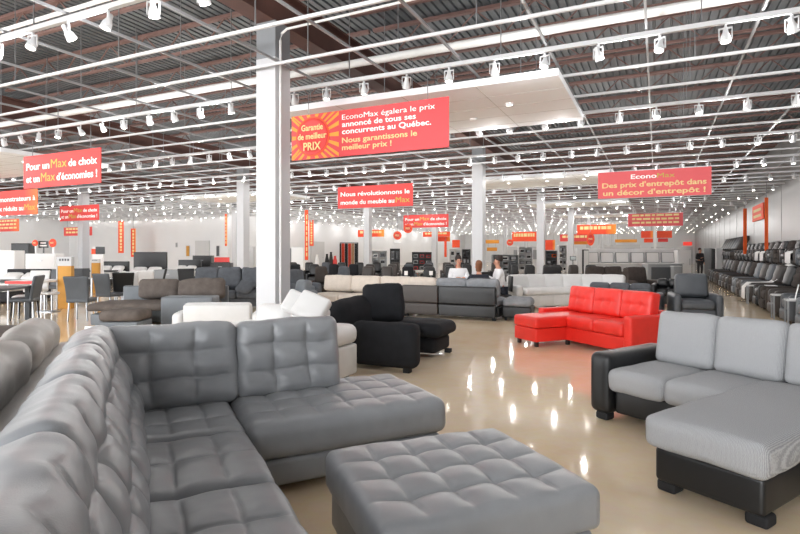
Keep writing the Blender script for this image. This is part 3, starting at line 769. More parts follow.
part('card', MB().prism([(-.11, 0), (.11, 0), (.11, .17), (-.11, .17)], -.01, .01).me(), M['white'], t, (0, 0, .02), (-.2, 0, 0)); part('yellow_strip', box(-.11, .11, -.016, -.01, .0, .06), M['t_max'], t, (0, 0, .02), (-.2, 0, 0)); part('foot', box(-.1, .1, -.05, .05, 0, .02), M['white'], t)
# ---- 12 charcoal sectional with pillows
x, y = G(228, 14.6); t = sofa('charcoal fabric sofa with tall loose pillows, left of the nearest pillar', (x, y), TH + .1, 2.3, 1.0, 3, 'fab_char', 'fab_char', .22, .55, bh=1.02, bt=.28, lean=.25, det=2, wob=.03)
for i, (px, zc, rz, lab) in enumerate(((246, 14.3, -.2, 'grey throw pillow on the charcoal sofa seat'),)):
    x, y = G(px, zc); tag(part('throw_pillow', rb(.45, .42, .16, .07, (8, 8, 3), .05, .0, None, .03, i), M['fab_char'], None, (x, y, .5), (.5, .1, rz + TH)), lab, 'pillow')
# ---- 19 cream + black-backed sectional
x, y = (-6.65, 11.75); sofa('cream fabric sofa facing the aisle, behind the black fabric sofa', (x, y), 0, 2.5, .95, 3, 'lea_brown', 'fab_cream', .12, .5, bh=.86, det=2, bt=.24, arms=(0, 0), wob=.012)
t = thing('sectional_sofa', 'long sofa with black leather back and grey cushions, seen from behind at centre', 'sofa', (-4.25, 11.9, 0), PI)
part('base', rb(2.25, .8, .22, .02, (5, 3, 2)), M['lea_black'], t, (0, -.1, .06))
part('back_panel', rb(.9, .16, .40, .03, (4, 2, 3)), M['lea_brown'], t, (.68, .43, .335)); part('back_panel', rb(.9, .16, .26, .03, (4, 2, 3)), M['lea_brown'], t, (.68, .43, .07))
part('back_panel', rb(1.32, .16, .40, .03, (4, 2, 3)), M['lea_black'], t, (-.45, .45, .335)); part('back_panel', rb(1.32, .16, .26, .03, (4, 2, 3)), M['lea_black'], t, (-.45, .45, .07))
for i in range(3):
    part('seat_cushion', rb(.72, .7, .18, .06, (6, 6, 3), .02, .01, None, .01, i), M['fab_mid'], t, (-.73 + .73 * i, -.1, .285))
    part('back_cushion', rb(.74, .42, .24, .09, (9, 8, 3), .05, .01, None, .018, i + 2), M['fab_mid'] if i < 2 else M['fab_cream'], t, (-.73 + .73 * i, .29, .68), (PI / 2 - .05, 0, 0))
legs(t, [(1.05, .4), (-1.05, .4), (1.05, -.4), (-1.05, -.4)], 'blackmat', .06, .08)
x, y = G(511, 12.0); t = thing('ottoman', 'black ottoman with a grey cushion top beside the black-backed sofa', 'ottoman', (x + .14, y + .15), .1)
part('cushion', rb(.62, .75, .17, .08, (8, 8, 3), .03, .01, None, .01, 1), M['fab_mid'], t, (0, 0, .3)); part('base', rb(.62, .75, .23, .03), M['lea_black'], t, (0, 0, .07)); legs(t, [(.24, .3), (-.24, .3), (.24, -.3), (-.24, -.3)], 'blackmat', .07)
# ---- 20 white curved sectional
x, y = G(560, 15.3); t = thing('sectional_sofa', 'long curved white leather sofa behind the red sofa', 'sofa', (x, y, 0), TH)
for i in range(6):
    a = (i - 2.5) * .185; R_ = 3.1
    px_, py_ = R_ * math.sin(a), (R_ * math.cos(a) - R_)
    rot = -a; fx, fy = -math.sin(a), -math.cos(a)
    part('base', rb(.60, .8, .3, .03, (3, 3, 2)), wl, t, (px_ + fx * .45, py_ + fy * .45, .06), (0, 0, rot))
    part('seat_cushion', rb(.56, .66, .16, .06, (6, 6, 3), .03, .01, None, .006, i), wl, t, (px_ + fx * .55, py_ + fy * .55, .362), (0, 0, rot))
    part('back_cushion', rb(.64, .5, .24, .08, (8, 8, 3), .04, .01, None, .008, i), wl, t, (px_ + fx * .08, py_ + fy * .08, .60), (PI / 2 - .2, 0, rot))
    part('back_frame', rb(.62, .1, .6, .03, (3, 2, 3)), wl, t, (px_ - fx * .02, py_ - fy * .02, .08), (0, 0, rot))
for s in (-1, 1): part('armrest', rb(.22, .95, .56, .07, (3, 5, 3)), wl, t, (s * 1.62, -.85, .06), (0, 0, -s * .5))
legs(t, [(-1.6, -1.2), (1.6, -1.2), (-.6, -.75), (.6, -.75)], 'chrome', .06)
# ---- dark sofas in the middle distance
MID = [
 (513, 22.0, .5, 1, 'lea_black', 'black leather chair back behind the right seated person'), (528, 22.0, .62, 1, 'lea_black', 'black leather chair back right behind the third middle pillar, left one'),
 (550, 22.0, .95, 2, 'lea_black', 'black leather loveseat back behind the middle of the white sofa'), (571, 22.0, .6, 1, 'lea_brown', 'dark brown chair back behind the white sofa'), (588.5, 22.0, .66, 1, 'lea_black', 'black leather chair back above the right end of the white sofa')]
for px, zc, w_, s_, m_, lab in MID:
    x, y = G(px, zc); sofa(lab, (x, y), PI + TH, w_, .85, s_, m_, m_, .12, .6, bh=.95, group='black chairs behind the white sofa', frame_h=.92)
for px, zc, rot, w_, s_, m_, bh_, lab in [
 (607, 19.0, TH, 1.5, 2, 'fab_dkbrown', .95, 'dark brown fabric sofa behind the charcoal sofa, left of two'),
 (640, 17.2, TH + .2, 1.0, 1, 'fab_dkbrown', .98, 'dark brown armchair with a high pillow, behind the red sofa'),
 (668, 15.2, TH - .5, .85, 2, 'lea_black', .7, 'low black sofa end left of the charcoal armchair'),
 (320, 17.0, TH, .66, 1, 'fab_dkbrown', 1.0, 'brown recliner right of the nearest pillar'),
 (300, 15.6, TH + .9, .9, 1, 'fab_char', .95, 'charcoal armchair with sloping arms beside the nearest pillar'),
 (343, 17.6, TH, .66, 1, 'fab_char', .98, 'charcoal recliner second right of the nearest pillar'),
 (294, 12.7, TH - .9, .7, 1, 'lea_slate', .8, 'slate grey armchair partly hidden by the nearest pillar')]:
    x, y = G(px, zc); sofa(lab, (x, y), rot, w_, .9, s_, m_, m_, .14, .6, bh=bh_, bt=.24, wob=.015, name='sofa' if s_ > 1 else 'armchair', cat='sofa' if s_ > 1 else 'armchair')
rr = random.Random(11)
rows = [(19.2, 366, 462, 21, 'front'), (23.0, 296, 480, 19, 'middle'), (27.0, 292, 530, 17, 'back')]
protos = {}
for zc, a, b, st, nm in rows:
    k = 0; px = a
    while px < b:
        k += 1; m_ = rr.choice(['lea_black', 'lea_black', 'fab_char', 'lea_brown', 'fab_black'])
        x, y = G(px + rr.uniform(-1.5, 1.5), zc + rr.uniform(-.2, .2))
        lab = 'dark upholstered chair, %s from the left in the %s row at the store centre' % (ordw(k), nm)
        key = m_; rz = TH + rr.choice((PI, 0, .15, -.15, PI))
        if key not in protos:
            protos[key] = sofa(lab, (x, y), rz, .6, .7, 1, m_, m_, .1, .58, bh=.95, group='dark chairs at the store centre', name='armchair', cat='armchair', frame_h=.92)
        else:
            c = dup(protos[key], None, (x, y, 0), (0, 0, rz)); c['label'] = lab
        px += st
# white tags on two chairs
for px, lab in ((406, 'white price tag on the dark chairs, left of two'), (431, 'white price tag on the dark chairs, right of two')):
    x, y = G(px, 18.2); t = thing('price_tag', lab, 'tag', (x, y), TH); part('card', box(-.06, .06, -.004, .004, .72, .86), M['white'], t); part('post', box(-.008, .008, .004, .016, 0, .74), M['chrome'], t)

# ---- recliners along the right wall
REC = ['fab_dkbrown', 'lea_char', 'lea_brown', 'fab_dkbrown', 'lea_black', 'lea_brown', 'lea_char', 'lea_brown', 'lea_slate', 'fab_dkbrown', 'lea_black', 'lea_brown', 'lea_char', 'fab_dkbrown', 'lea_brown', 'lea_black', 'lea_char', 'lea_brown', 'lea_black', 'lea_brown']
WIDE = [(0, 'lea_slate', 'slate grey recliner at the right picture edge, nearest of the aisle row')]
y = 12.45
colw = {'fab_dkbrown': 'brown fabric', 'lea_char': 'charcoal leather', 'lea_brown': 'dark brown leather', 'lea_black': 'black leather', 'lea_slate': 'slate grey leather'}
for k in range(18):
    m_ = 'lea_slate' if k == 0 else REC[k % len(REC)]
    sofa('%s recliner facing the aisle, %s from the front in the floor row' % (colw[m_], ordw(k + 1)), (2.98, y), -PI / 2, .95, 1.05, 1, m_, m_, .2, .6 if k else .62, bh=1.06, sh=.5, base=.3, group='recliners along the right wall', name='recliner', cat='recliner', bt=.28, lean=.3, footrest=True, wob=.015, btuft=(1, 3, .012, 0, .03), det=2 if k < 4 else 1)
    y += 1.12 + (.34 if k in (0, 1, 4) else 0)
def side_table(lab, x, y, h=.55):
    t = thing('side_table', lab, 'table', (x, y)); part('top', box(-.16, .16, -.16, .16, h - .03, h), M['ltgrey'], t)
    for sx in (-1, 1):
        for sy in (-1, 1): part('leg', box(sx * .14 - .015, sx * .14 + .015, sy * .14 - .015, sy * .14 + .015, 0, h - .03), M['grey'], t)
    return t
for yy, lab in ((13.18, 'grey side table between the two nearest floor recliners'), (14.62, 'grey side table between the second and third floor recliners'), (18.4, 'grey side table farther up the recliner row')):
    side_table(lab, 2.5, yy)
    if yy < 14: t = thing('lamp_stand', 'slim white tilted display arm on the nearest grey side table', 'stand', (2.5, yy, .55)); part('pole', MB().tube([(0, 0, 0), (.06, 0, .3)], .012).me(True), M['white'], t); part('plate', box(-.09, .09, -.06, .06, 0, .012), M['white'], t)
# throws draped over recliners
def throw(lab, x, y, m, w=.6, up=False, z0=0):
    prof = [(-.64, .12), (-.63, .44), (-.5, .57), (-.2, .58), (.05, .60), (.28, .8), (.42, 1.06), (.52, 1.13), (.62, 1.08), (.66, .8)] if not up else [(.22, .62), (.36, .92), (.46, 1.12), (.56, 1.15), (.66, 1.08), (.69, .6)]
    if up == 'low': prof = [(-.39, .1), (-.385, .4), (-.3, .46), (0, .47), (.1, .58), (.2, .78), (.27, .86), (.33, .84), (.36, .6)]
    t = MB(); nn = 9; V = []
    for a, z in prof:
        for j in range(nn):
            yy = (j / (nn - 1) - .5) * w; V.append((a + .015 * math.sin(j * 1.7 + a * 5), yy, z + .018 * math.sin(j * 2.1 + a * 7)))
    np_ = len(prof); off = len(V); V2 = [(v[0] - .01, v[1], v[2] + .015) for v in V]; Fs = []
    for i in range(np_ - 1):
        for j in range(nn - 1):
            a = i * nn + j; Fs.append((a, a + 1, a + nn + 1, a + nn)); Fs.append((off + a, off + a + nn, off + a + nn + 1, off + a + 1))
    ring = [j for j in range(nn)] + [i * nn + nn - 1 for i in range(1, np_)] + [(np_ - 1) * nn + j for j in range(nn - 2, -1, -1)] + [i * nn for i in range(np_ - 2, 0, -1)]
    for a, b in zip(ring, ring[1:] + ring[:1]): Fs.append((a, off + a, off + b, b))
    o = part('throw_blanket', mesh_from(V + V2, Fs, True), M[m], None, (x, y, z0)); tag(o, lab, 'blanket'); return o
throw('cream throw over a recliner in the floor row, near one', 2.98, 12.45 + 1.12 * 3 + .68, 'mattress', .6, True)
throw('white throw covering back and seat of a recliner farther along', 2.98, 12.45 + 1.12 * 5 + 1.02, 'mattress', .54)
x = 2.5; tag(part('brochure', box(-.12, .12, -.16, .16, 0, .012), M['white'], None, (2.62, 12.45 + 1.12 * 3 + .68 , .64)), 'white brochure lying on a recliner in the floor row', 'brochure')
# upper display tier
t = thing('display_platform', 'long raised display platform behind the floor recliners', 'platform', (4.0, 28.3, 0))
part('deck', box(-.36, .36, -15.2, 15.2, .98, 1.05), M['dkgrey'], t)
for k in range(15): part('post', box(-.34, -.28, -.04, .04, 0, .98), M['dkgrey'], t, (0, -15 + k * 2.14, 0))
part('back_board', box(.30, .36, -15.2, 15.2, 0, .98), M['blackmat'], t)
UP = ['lea_black', 'lea_black', 'lea_brown', 'lea_black', 'lea_char', 'mattress', 'lea_black', 'fab_dkbrown', 'lea_black', 'mattress', 'mattress', 'lea_brown', 'lea_black']
for k in range(25):
    m_ = UP[k % 13] if k < 13 else UP[(k * 5) % 13].replace('mattress', 'lea_black'); m2 = 'lea_brown' if m_ == 'mattress' else m_; yy = 14.2 + k * 1.15
    nm = 'dark brown' if m2 == 'lea_brown' else {'lea_black': 'black', 'lea_char': 'charcoal', 'fab_dkbrown': 'brown fabric'}[m2]
    if k >= 17:
        t = sofa('%s tall tilted reclining chair at the platform far end, %s from the front' % (nm, ordw(k - 16)), (3.98, yy), -PI / 2 + .25, .8, .66, 1, m2, m2, .08, .45, bh=1.3, sh=.45, base=.22, group='tall reclining chairs on the platform', name='recliner', cat='recliner', bt=.16, lean=.5, btuft=(1, 3, .012, 0, .03), wob=.01, frame_h=.6)
        t.location.z = 1.05
        continue
    t = sofa('%s recliner on the raised platform, %s from the front' % (nm, ordw(k + 1)), (4.0, yy), -PI / 2, .95, .68, 1, m2, m2, .18, .55, bh=.8, sh=.4, base=.22, group='recliners on the raised platform', name='recliner', cat='recliner', bt=.2, lean=.25, btuft=(1, 3, .012, 0, .03), wob=.01)
    t.location.z = 1.05
    if m_ == 'mattress': throw('white throw over an upper recliner, ' + {5: 'nearest of three', 9: 'middle of three', 10: 'farthest of three'}[k], 4.0, yy, 'mattress', .74, 'low', 1.05)
# tall units at the end of the right aisle
for px, zc, w_, h_, m_, lab in ((708.5, 36, .55, 1.75, 'grey', 'tall grey cabinet at the far end of the recliner aisle'), (713.5, 35.0, .3, 1.7, 'black', 'tall black cabinet at the far end of the recliner aisle'), (719, 33.5, .35, 1.75, 'ltgrey', 'pale tall cabinet closest to the recliner aisle end')):
    x, y = G(px, zc); t = thing('tall_cabinet', lab, 'cabinet', (x, y), 0); part('body', rb(w_, .6, h_, .015, (2, 2, 2)), M[m_], t); part('door', box(-w_ * .46, w_ * .46, -.325, -.3, .08, h_ - .04), M[m_], t); part('handle', box(w_ * .3, w_ * .34, -.35, -.325, .8, 1.2), M['chrome'], t)

# ------------------------------------------------------------------ far middle: counter, framed panels, white fridge
x, y = G(681.5, 33.5); t = thing('white_cabinet', 'tall plain white cabinet left of the standing person', 'cabinet', (x, y), TH)
part('body', rb(.82, .7, 1.62, .01, (2, 2, 2)), M['white'], t); part('door', box(-.39, .39, -.37, -.35, .05, 1.58), M['white'], t); part('handle', box(.3, .33, -.39, -.37, .7, 1.1), M['chrome'], t)
x, y = G(632, 33); t = thing('counter', 'long white display counter behind the brown sofas', 'counter', (x, y), TH)
part('body', rb(5.4, .6, .78, .02, (4, 2, 2)), M['ltgrey'], t); part('top', box(-2.75, 2.75, -.34, .34, .78, .83), M['white'], t); part('back_board', box(-2.7, 2.7, .28, .32, .83, 1.72), M['white'], t)
for k in range(6):
    x, y = G(592 + k * 15.2, 32.9); t = thing('framed_display', 'white panel in a dark thin frame on the white counter, %s from the left' % ordw(k + 1), 'panel', (x, y, .835), TH, 'framed white displays on the counter')
    part('panel', box(-.36, .36, -.02, .02, .05, .62), M['white'], t, (0, 0, 0), (-.12, 0, 0)); m = MB()
    for a in ((-.39, .39, -.025, .025, .02, .05), (-.39, .39, -.025, .025, .62, .65), (-.39, -.36, -.025, .025, .02, .65), (.36, .39, -.025, .025, .02, .65)): m.box(*a)
    part('frame', m.me(), M['grey'], t, (0, 0, 0), (-.12, 0, 0))
x, y = G(662, 27); t = thing('reception_desk', 'grey desk with a dark front opening below the framed panels', 'desk', (x, y), TH)
part('body', rb(1.7, .7, .9, .015, (2, 2, 2)), M['grey'], t); part('top', box(-.9, .9, -.4, .4, .9, .94), M['ltgrey'], t); part('front_panel', box(-.7, .3, -.37, -.35, .15, .75), M['dkgrey'], t)
x, y = G(676, 26); t = thing('low_partition', 'small grey partition block left of the tall white cabinet', 'partition', (x, y), TH); part('panel', rb(.36, .3, .8, .01, (1, 1, 1)), M['grey'], t); part('cap', box(-.2, .2, -.17, .17, .8, .83), M['ltgrey'], t)
def shelf_unit(lab, px, zc, wpx, z1, cols, m='ltgrey', rows=3, name='shelf_unit', cat='shelf', items=True, seed=0, grp=None):
    x, y = G(px, zc); w = wpx * zc / F; t = thing(name, lab, cat, (x, y), TH, grp)
    m_ = MB(); m_.box(-w / 2, -w / 2 + .04, -.25, .25, 0, z1).box(w / 2 - .04, w / 2, -.25, .25, 0, z1); part('side_frame', m_.me(), M[m], t)
    for k in range(rows + 1): part('shelf', box(-w / 2 + .04, w / 2 - .04, -.25, .25, .1 + k * (z1 - .14) / rows, .13 + k * (z1 - .14) / rows), M[m], t)
    part('back_panel', box(-w / 2 + .04, w / 2 - .04, .25, .27, .1, z1), M[m], t)
    r2 = random.Random(seed); out = []
    if items:
        for k in range(rows):
            zb = .13 + k * (z1 - .14) / rows; hh = (z1 - .14) / rows - .1; n_ = max(2, int(w / .5))
            for j in range(n_):
                cx = -w / 2 + .04 + (w - .08) * (j + .5) / n_; iw = (w - .08) / n_ * .7; ih = hh * r2.uniform(.6, .95)
                p = Matrix.Rotation(TH, 3, 'Z') @ Vector((cx, -.02, 0))
                c = r2.choice(cols); bxm = rb(iw, .3, ih, .02, (1, 1, 1))
                o = thing('display_box', 'boxed item, %s shelf up, %s from left, %s' % (ordw(k + 1), ordw(j + 1), lab), 'item', (x + p.x, y + p.y, zb + .002), TH, 'items on far shelves')
                part('case', bxm, M[c], o); part('face', box(-iw * .4, iw * .4, -.155, -.15, ih * .15, ih * .85), M['screen' if c != 'black' else 'grey'], o)
    return t
shelf_unit('white rack left of centre', 379, 40, 16, 1.6, ['white', 'ltgrey', 'ltgrey', 'grey'], seed=1)
shelf_unit('black rack left of centre', 395, 40, 10, 1.75, ['black', 'dkgrey', 'grey'], 'black', 2, seed=2)
shelf_unit('red-topped rack at the centre', 422, 42, 20, 1.5, ['black', 'sign_red', 'dkgrey', 'ltgrey'], 'dkgrey', 3, seed=3)
shelf_unit('pale rack by the slim orange banner', 455, 42, 12, 1.75, ['white', 'sign_or', 'ltgrey'], 'white', 3, seed=4)
shelf_unit('dark rack beside the central pillar', 466, 40, 8, 1.7, ['black', 'dkgrey'], 'black', 3, seed=5)
shelf_unit('grey rack right of the central pillar', 505, 41, 26, 1.3, ['black', 'dkgrey', 'grey', 'white'], 'grey', 3, seed=6)
shelf_unit('pale rack between middle pillars', 525, 42, 14, 1.9, ['ltgrey', 'grey', 'black'], 'ltgrey', 4, seed=7)
shelf_unit('dark rack right of the third pillar', 551, 41, 12, 1.6, ['black', 'orange', 'dkgrey'], 'dkgrey', 3, seed=8)
shelf_unit('pale rack left of the fourth pillar', 562, 40, 8, 2.0, ['white', 'grey', 'black'], 'ltgrey', 4, seed=9)
x, y = G(573, 31); t = thing('computer_monitor', 'small computer monitor on a pole desk by the fourth middle pillar', 'monitor', (x, y), TH)
part('screen', box(-.17, .17, -.02, .02, 1.02, 1.26), M['screen'], t); part('glass', box(-.15, .15, -.024, -.02, 1.05, 1.24), M['glass'], t); part('pole', box(-.03, .03, .02, .08, .03, 1.1), M['grey'], t); part('base', box(-.2, .2, -.2, .25, 0, .03), M['grey'], t)
for px, m_, w_, h_, lab in ((578.5, 'ltgrey', .3, 1.75, 'slim white tall unit right of the small monitor'), (585, 'black', .32, 1.65, 'slim black tall unit right of the small monitor')):
    x, y = G(px, 32); t = thing('tall_unit', lab, 'unit', (x, y), TH); part('body', rb(w_, .4, h_, .015, (1, 1, 1)), M[m_], t); part('door', box(-w_ * .42, w_ * .42, -.215, -.2, .1, h_ - .06), M['ltgrey'], t)
# far low white backdrop shelves under the distant signs
for px, w_, h_, lab in ((622, 3.2, 2.2, 'far white display wall left of the thin post'), (668, 3.0, 2.0, 'far pale display wall right of the thin post'), (530, 4.5, 2.0, 'far pale display wall between the middle pillars')):
    x, y = G(px, 52); t = thing('display_wall', lab, 'display wall', (x, y), 0); part('panel', box(-w_ / 2, w_ / 2, -.05, .05, 0, h_), M['ltgrey'], t)
    part('niche', box(-w_ * .35, w_ * .35, -.07, -.05, h_ * .4, h_ * .85), M['grey'], t)
x, y = G(655, 43.5); t = thing('post', 'thin white far post between the orange signs', 'post', (x, y)); part('shaft', box(-.09, .09, -.09, .09, .03, ZT - .03), M['white'], t); part('base', box(-.2, .2, -.2, .2, 0, .03), M['white'], t)
# hanging rugs
x, y = G(348, 50); t = thing('rug_rack', 'rack for hanging rugs at the far left wall', 'rack', (x, y), TH); part('rail', box(-.95, .95, -.03, .03, 2.32, 2.38), M['black'], t)
for s in (-1, 1): part('post', box(s * .92 - .03, s * .92 + .03, -.03, .03, 0, 2.32), M['black'], t)
for k, (m_, nm) in enumerate((('dk_rug', 'black'), ('red_rug', 'rust red'), ('dk_rug', 'second black'), ('red_rug', 'second rust red'), ('tan_rug', 'tan'), ('dk_rug', 'third black'))):
    p = Matrix.Rotation(TH, 3, 'Z') @ Vector((-.75 + .3 * k, -.06, 0)); tag(part('hanging_rug', box(-.14, .14, -.012, .012, .12, 2.3), M[m_], None, (x + p.x, y + p.y, 0), (0, 0, TH)), nm + ' rug hanging on the rack at the far left wall', 'rug', 'rugs on the rack')
x, y = G(298, 30); t = thing('white_cabinet', 'white cupboard right of the nearest pillar, far back', 'cabinet', (x, y), TH); part('body', rb(.65, .5, 1.75, .01, (1, 1, 1)), M['white'], t); part('door', box(-.3, .3, -.27, -.25, .05, 1.7), M['white'], t)
x, y = G(289, 30); t = thing('grey_cabinet', 'narrow grey cupboard touching the nearest pillar edge', 'cabinet', (x, y), TH); part('body', rb(.3, .5, 1.7, .01, (1, 1, 1)), M['grey'], t); part('door', box(-.13, .13, -.27, -.25, .05, 1.65), M['grey'], t)
for k, (px, hh, m_) in enumerate(((327, 1.35, 'blackmat'), (331, 1.5, 'wood_dark'), (335, 1.2, 'sign_red'), (317, 1.3, 'white'))):
    x, y = G(px, 42); t = thing('floor_vase', ('tall black', 'tall dark brown', 'shorter red', 'white')[k] + ' vase far back between nearest pillar and rugs', 'vase', (x, y)); part('body', MB().lathe([(.12, 0), (.18, .3), (.17, .8), (.08, hh - .1), (.1, hh)], 14).me(True), M[m_], t)

# ------------------------------------------------------------------ left: dining furniture, kiosks, beds
def dining_chair(lab, loc, rot, m, name='dining_chair', legm='chrome', bh=.98, flare=.06, group='dining chairs'):
    t = thing(name, lab, 'chair', loc, rot, group)
    part('seat', rb(.46, .46, .09, .03, (4, 4, 2), .015), M[m], t, (0, 0, .4))
    me = rb(.46, .56, .06, .025, (6, 8, 1)).copy()
    for v in me.vertices:
        f = (v.co.y + .28) / .56; v.co.x *= 1 + flare * 2 * f * f; v.co.z -= .06 * f * f
    part('backrest', me, M[m], t, (0, .24, .4 + (bh - .4) / 2), (PI / 2 - .08, 0, 0)).scale = (1, (bh - .4) / .56, 1)
    for sx in (-1, 1):
        for sy in (-1, 1): part('leg', MB().tube([(sx * .18, sy * .18, .4), (sx * .2, sy * .2, 0)], [.02, .014], 8).me(True), M[legm], t)
    return t
x, y = G(82, 11.9); dining_chair('dark leather dining chair with flared back, turned away, right of the ochre board', (x, y), TH + PI + .1, 'lea_char')
x, y = G(25, 12.0); dining_chair('dark leather dining chair side-on at the dark table, left picture edge', (x, y), TH - 1.35, 'lea_char', legm='blackmat')
x, y = G(26, 12.6); dining_chair('white dining chair behind the dark chair at the left picture edge', (x, y), TH - 1.2, 'lea_white')
x, y = G(110, 13.4); dining_chair('dark leather dining chair facing the taupe corner sofa', (x, y), TH + PI - .3, 'lea_char')
x, y = G(123, 14.0); dining_chair('black leather dining chair half hidden by a charcoal one', (x, y), TH + PI + .5, 'lea_black')
x, y = G(134, 14.6); dining_chair('white high-backed dining chair behind the taupe sofa, left of two', (x, y), TH + PI, 'lea_white')
x, y = G(146, 15.6); dining_chair('white high-backed dining chair behind the taupe sofa, right of two', (x, y), TH + PI + .3, 'lea_white')
x, y = G(156, 16.5); dining_chair('slim black chair right of the white high-backed chairs', (x, y), TH - 1.2, 'lea_black', bh=1.0)
x, y = G(54, 16.2); dining_chair('charcoal chair on the far side of the white table', (x, y), TH, 'lea_char')
x, y = G(36, 15.0); dining_chair('white chair on the far side of the white table', (x, y), TH + .2, 'lea_white')
x, y = G(188, 16.8); dining_chair('black chair between the taupe sofa and the beds', (x, y), TH + .6, 'lea_black')
def table(lab, loc, rot, w, d, h, topm, legm, thick=.05, edge=None, legw=.07, group='dining tables'):
    t = thing('dining_table', lab, 'table', loc, rot, group); part('tabletop', rb(w, d, thick, .01, (2, 2, 1)), M[topm], t, (0, 0, h - thick))
    if edge: part('edge_band', box(-w / 2 - .01, w / 2 + .01, -d / 2 - .012, -d / 2, h - thick - .03, h - .005), M[edge], t)
    for sx in (-1, 1):
        for sy in (-1, 1): part('leg', rb(legw, legw, h - thick, .01, (1, 1, 1)), M[legm], t, (sx * (w / 2 - legw), sy * (d / 2 - legw), 0))
    return t
x, y = G(-8, 11.3); table('dark table with thick square legs at the left picture edge', (x, y), TH + .15, 1.0, 1.4, .76, 'lea_char', 'dkgrey', legw=.1)
x, y = G(37, 14.3); table('white dining table with a red edge, left of the ochre board', (x, y), TH - .1, 1.0, .9, .76, 'white', 'chrome', edge='sign_red', legw=.04)
x, y = G(104, 15.6); table('glass-topped table behind the flared dark chair', (x, y), TH, 1.2, .8, .76, 'glass', 'chrome', .02, legw=.04)
for px, lab in ((52, 'chrome stool frame under the white table, left of two'), (45, 'chrome stool frame under the white table, right of two')):
    x, y = G(px, 13.6); t = thing('stool', lab, 'stool', (x, y), 0, 'chrome stools'); part('base', MB().lathe([(.19, 0), (.19, .02), (.03, .035)], 18).me(True), M['chrome'], t); part('column', MB().tube([(0, 0, .03), (0, 0, .43)], .025).me(True), M['chrome'], t); part('seat', MB().lathe([(.15, 0), (.17, .03), (.16, .06)], 18).me(True), M['lea_white'], t, (0, 0, .43))
def kiosk(lab, px, zc, w, h, sign_h):
    x, y = G(px, zc); t = thing('display_board', lab, 'display board', (x, y), TH)
    part('board', rb(w, .14, h, .005, (1, 1, 1)), M['ochre'], t); part('side_trim', box(-w / 2 - .03, -w / 2, -.08, .08, 0, h + .02), M['ltgrey'], t)
    part('header', box(-w / 2 - .03, w / 2, -.07, .07, h, h + sign_h), M['ltgrey'], t); m = MB()
    for k in range(4): m.box(-w * .38 + k * w * .2, -w * .26 + k * w * .2, -.076, -.07, h + sign_h * .55, h + sign_h * .8)
    part('lettering', m.me(), M['dkgrey'], t)
kiosk('tall ochre display board with a pale header, left of the flared dark chair', 66, 14.4, .36, 1.13, .24)
kiosk('smaller ochre display board farther back, right of the flared dark chair', 96, 20, .26, 1.1, .14)
x, y = G(100.5, 20.6); t = thing('framed_sign', 'small black framed sign on a white stand above the dining chairs', 'sign', (x, y), TH); part('stand', box(-.3, .1, -.02, .05, 0, 1.7), M['white'], t); part('frame', box(-.16, .18, -.05, -.02, 1.42, 1.7), M['black'], t); part('orange_card', box(-.32, -.17, -.05, -.02, 1.42, 1.62), M['sign_or'], t)
def dresser(lab, px, zc, w, h, m, z0=0):
    x, y = G(px, zc); t = thing('dresser', lab, 'dresser', (x, y), TH, 'dressers and cabinets at left'); part('body', rb(w, .5, h, .015, (2, 2, 2)), M[m], t)
    for k in range(3):
        o = part('drawer', box(-w * .46, w * .46, -.27, -.25, .08 + k * (h - .12) / 3, .05 + (k + 1) * (h - .12) / 3), M[m], t); part('handle', box(-.08, .08, -.285, -.27, .07 + (k + .5) * (h - .12) / 3, .09 + (k + .5) * (h - .12) / 3), M['chrome'], o)
dresser('white tall dresser at the left picture edge', 7, 18, .85, 1.55, 'white')
dresser('white tall dresser under the round orange signs', 45, 20, 1.12, 1.44, 'white')
dresser('black tall dresser behind the white ones at left', 24, 25, .85, 1.9, 'black')
dresser('low grey dresser below the far left pillar', 76, 23, .9, .8, 'dkgrey')
dresser('dark tall dresser behind the charcoal pillows sofa', 203.5, 28, .95, 1.32, 'black')
dresser('low black dresser with a red card holder, beside the second left pillar', 222, 26, .95, .98, 'black')
dresser('grey low dresser in front of the beds', 170, 20, 1.0, .85, 'grey')
dresser('pale cupboard right of the second left pillar', 250, 30, .5, 1.8, 'ltgrey')
x, y = G(222, 25.9); t = thing('card_holder', 'red card holder on the low black dresser', 'card holder', (x, y, .985), TH); part('card', box(-.36, .36, -.02, .02, .03, .26), M['sign_red'], t); part('foot', box(-.36, .36, -.08, .08, 0, .03), M['black'], t)
medallion('round orange sign above the white dresser, left of two', 35.5, 243, 3.2, 19.9, hang=False, stand=1.45)
medallion('round orange sign above the white dresser, right of two', 53, 243, 4.2, 19.9, hang=False, stand=1.45)
x, y = G(43.5, 20.05); t = thing('black_sign', 'black two-line sign between the round orange signs', 'sign', (x, y, 1.45), TH); part('board', box(-.18, .18, -.015, .015, .2, .46), M['black'], t); m = MB(); m.box(-.1, .1, -.02, -.015, .36, .41).box(-.13, .13, -.02, -.015, .26, .31); part('lettering', m.me(), M['t_white'], t); part('post', box(-.02, .02, 0, .02, 0, .2), M['black'], t)
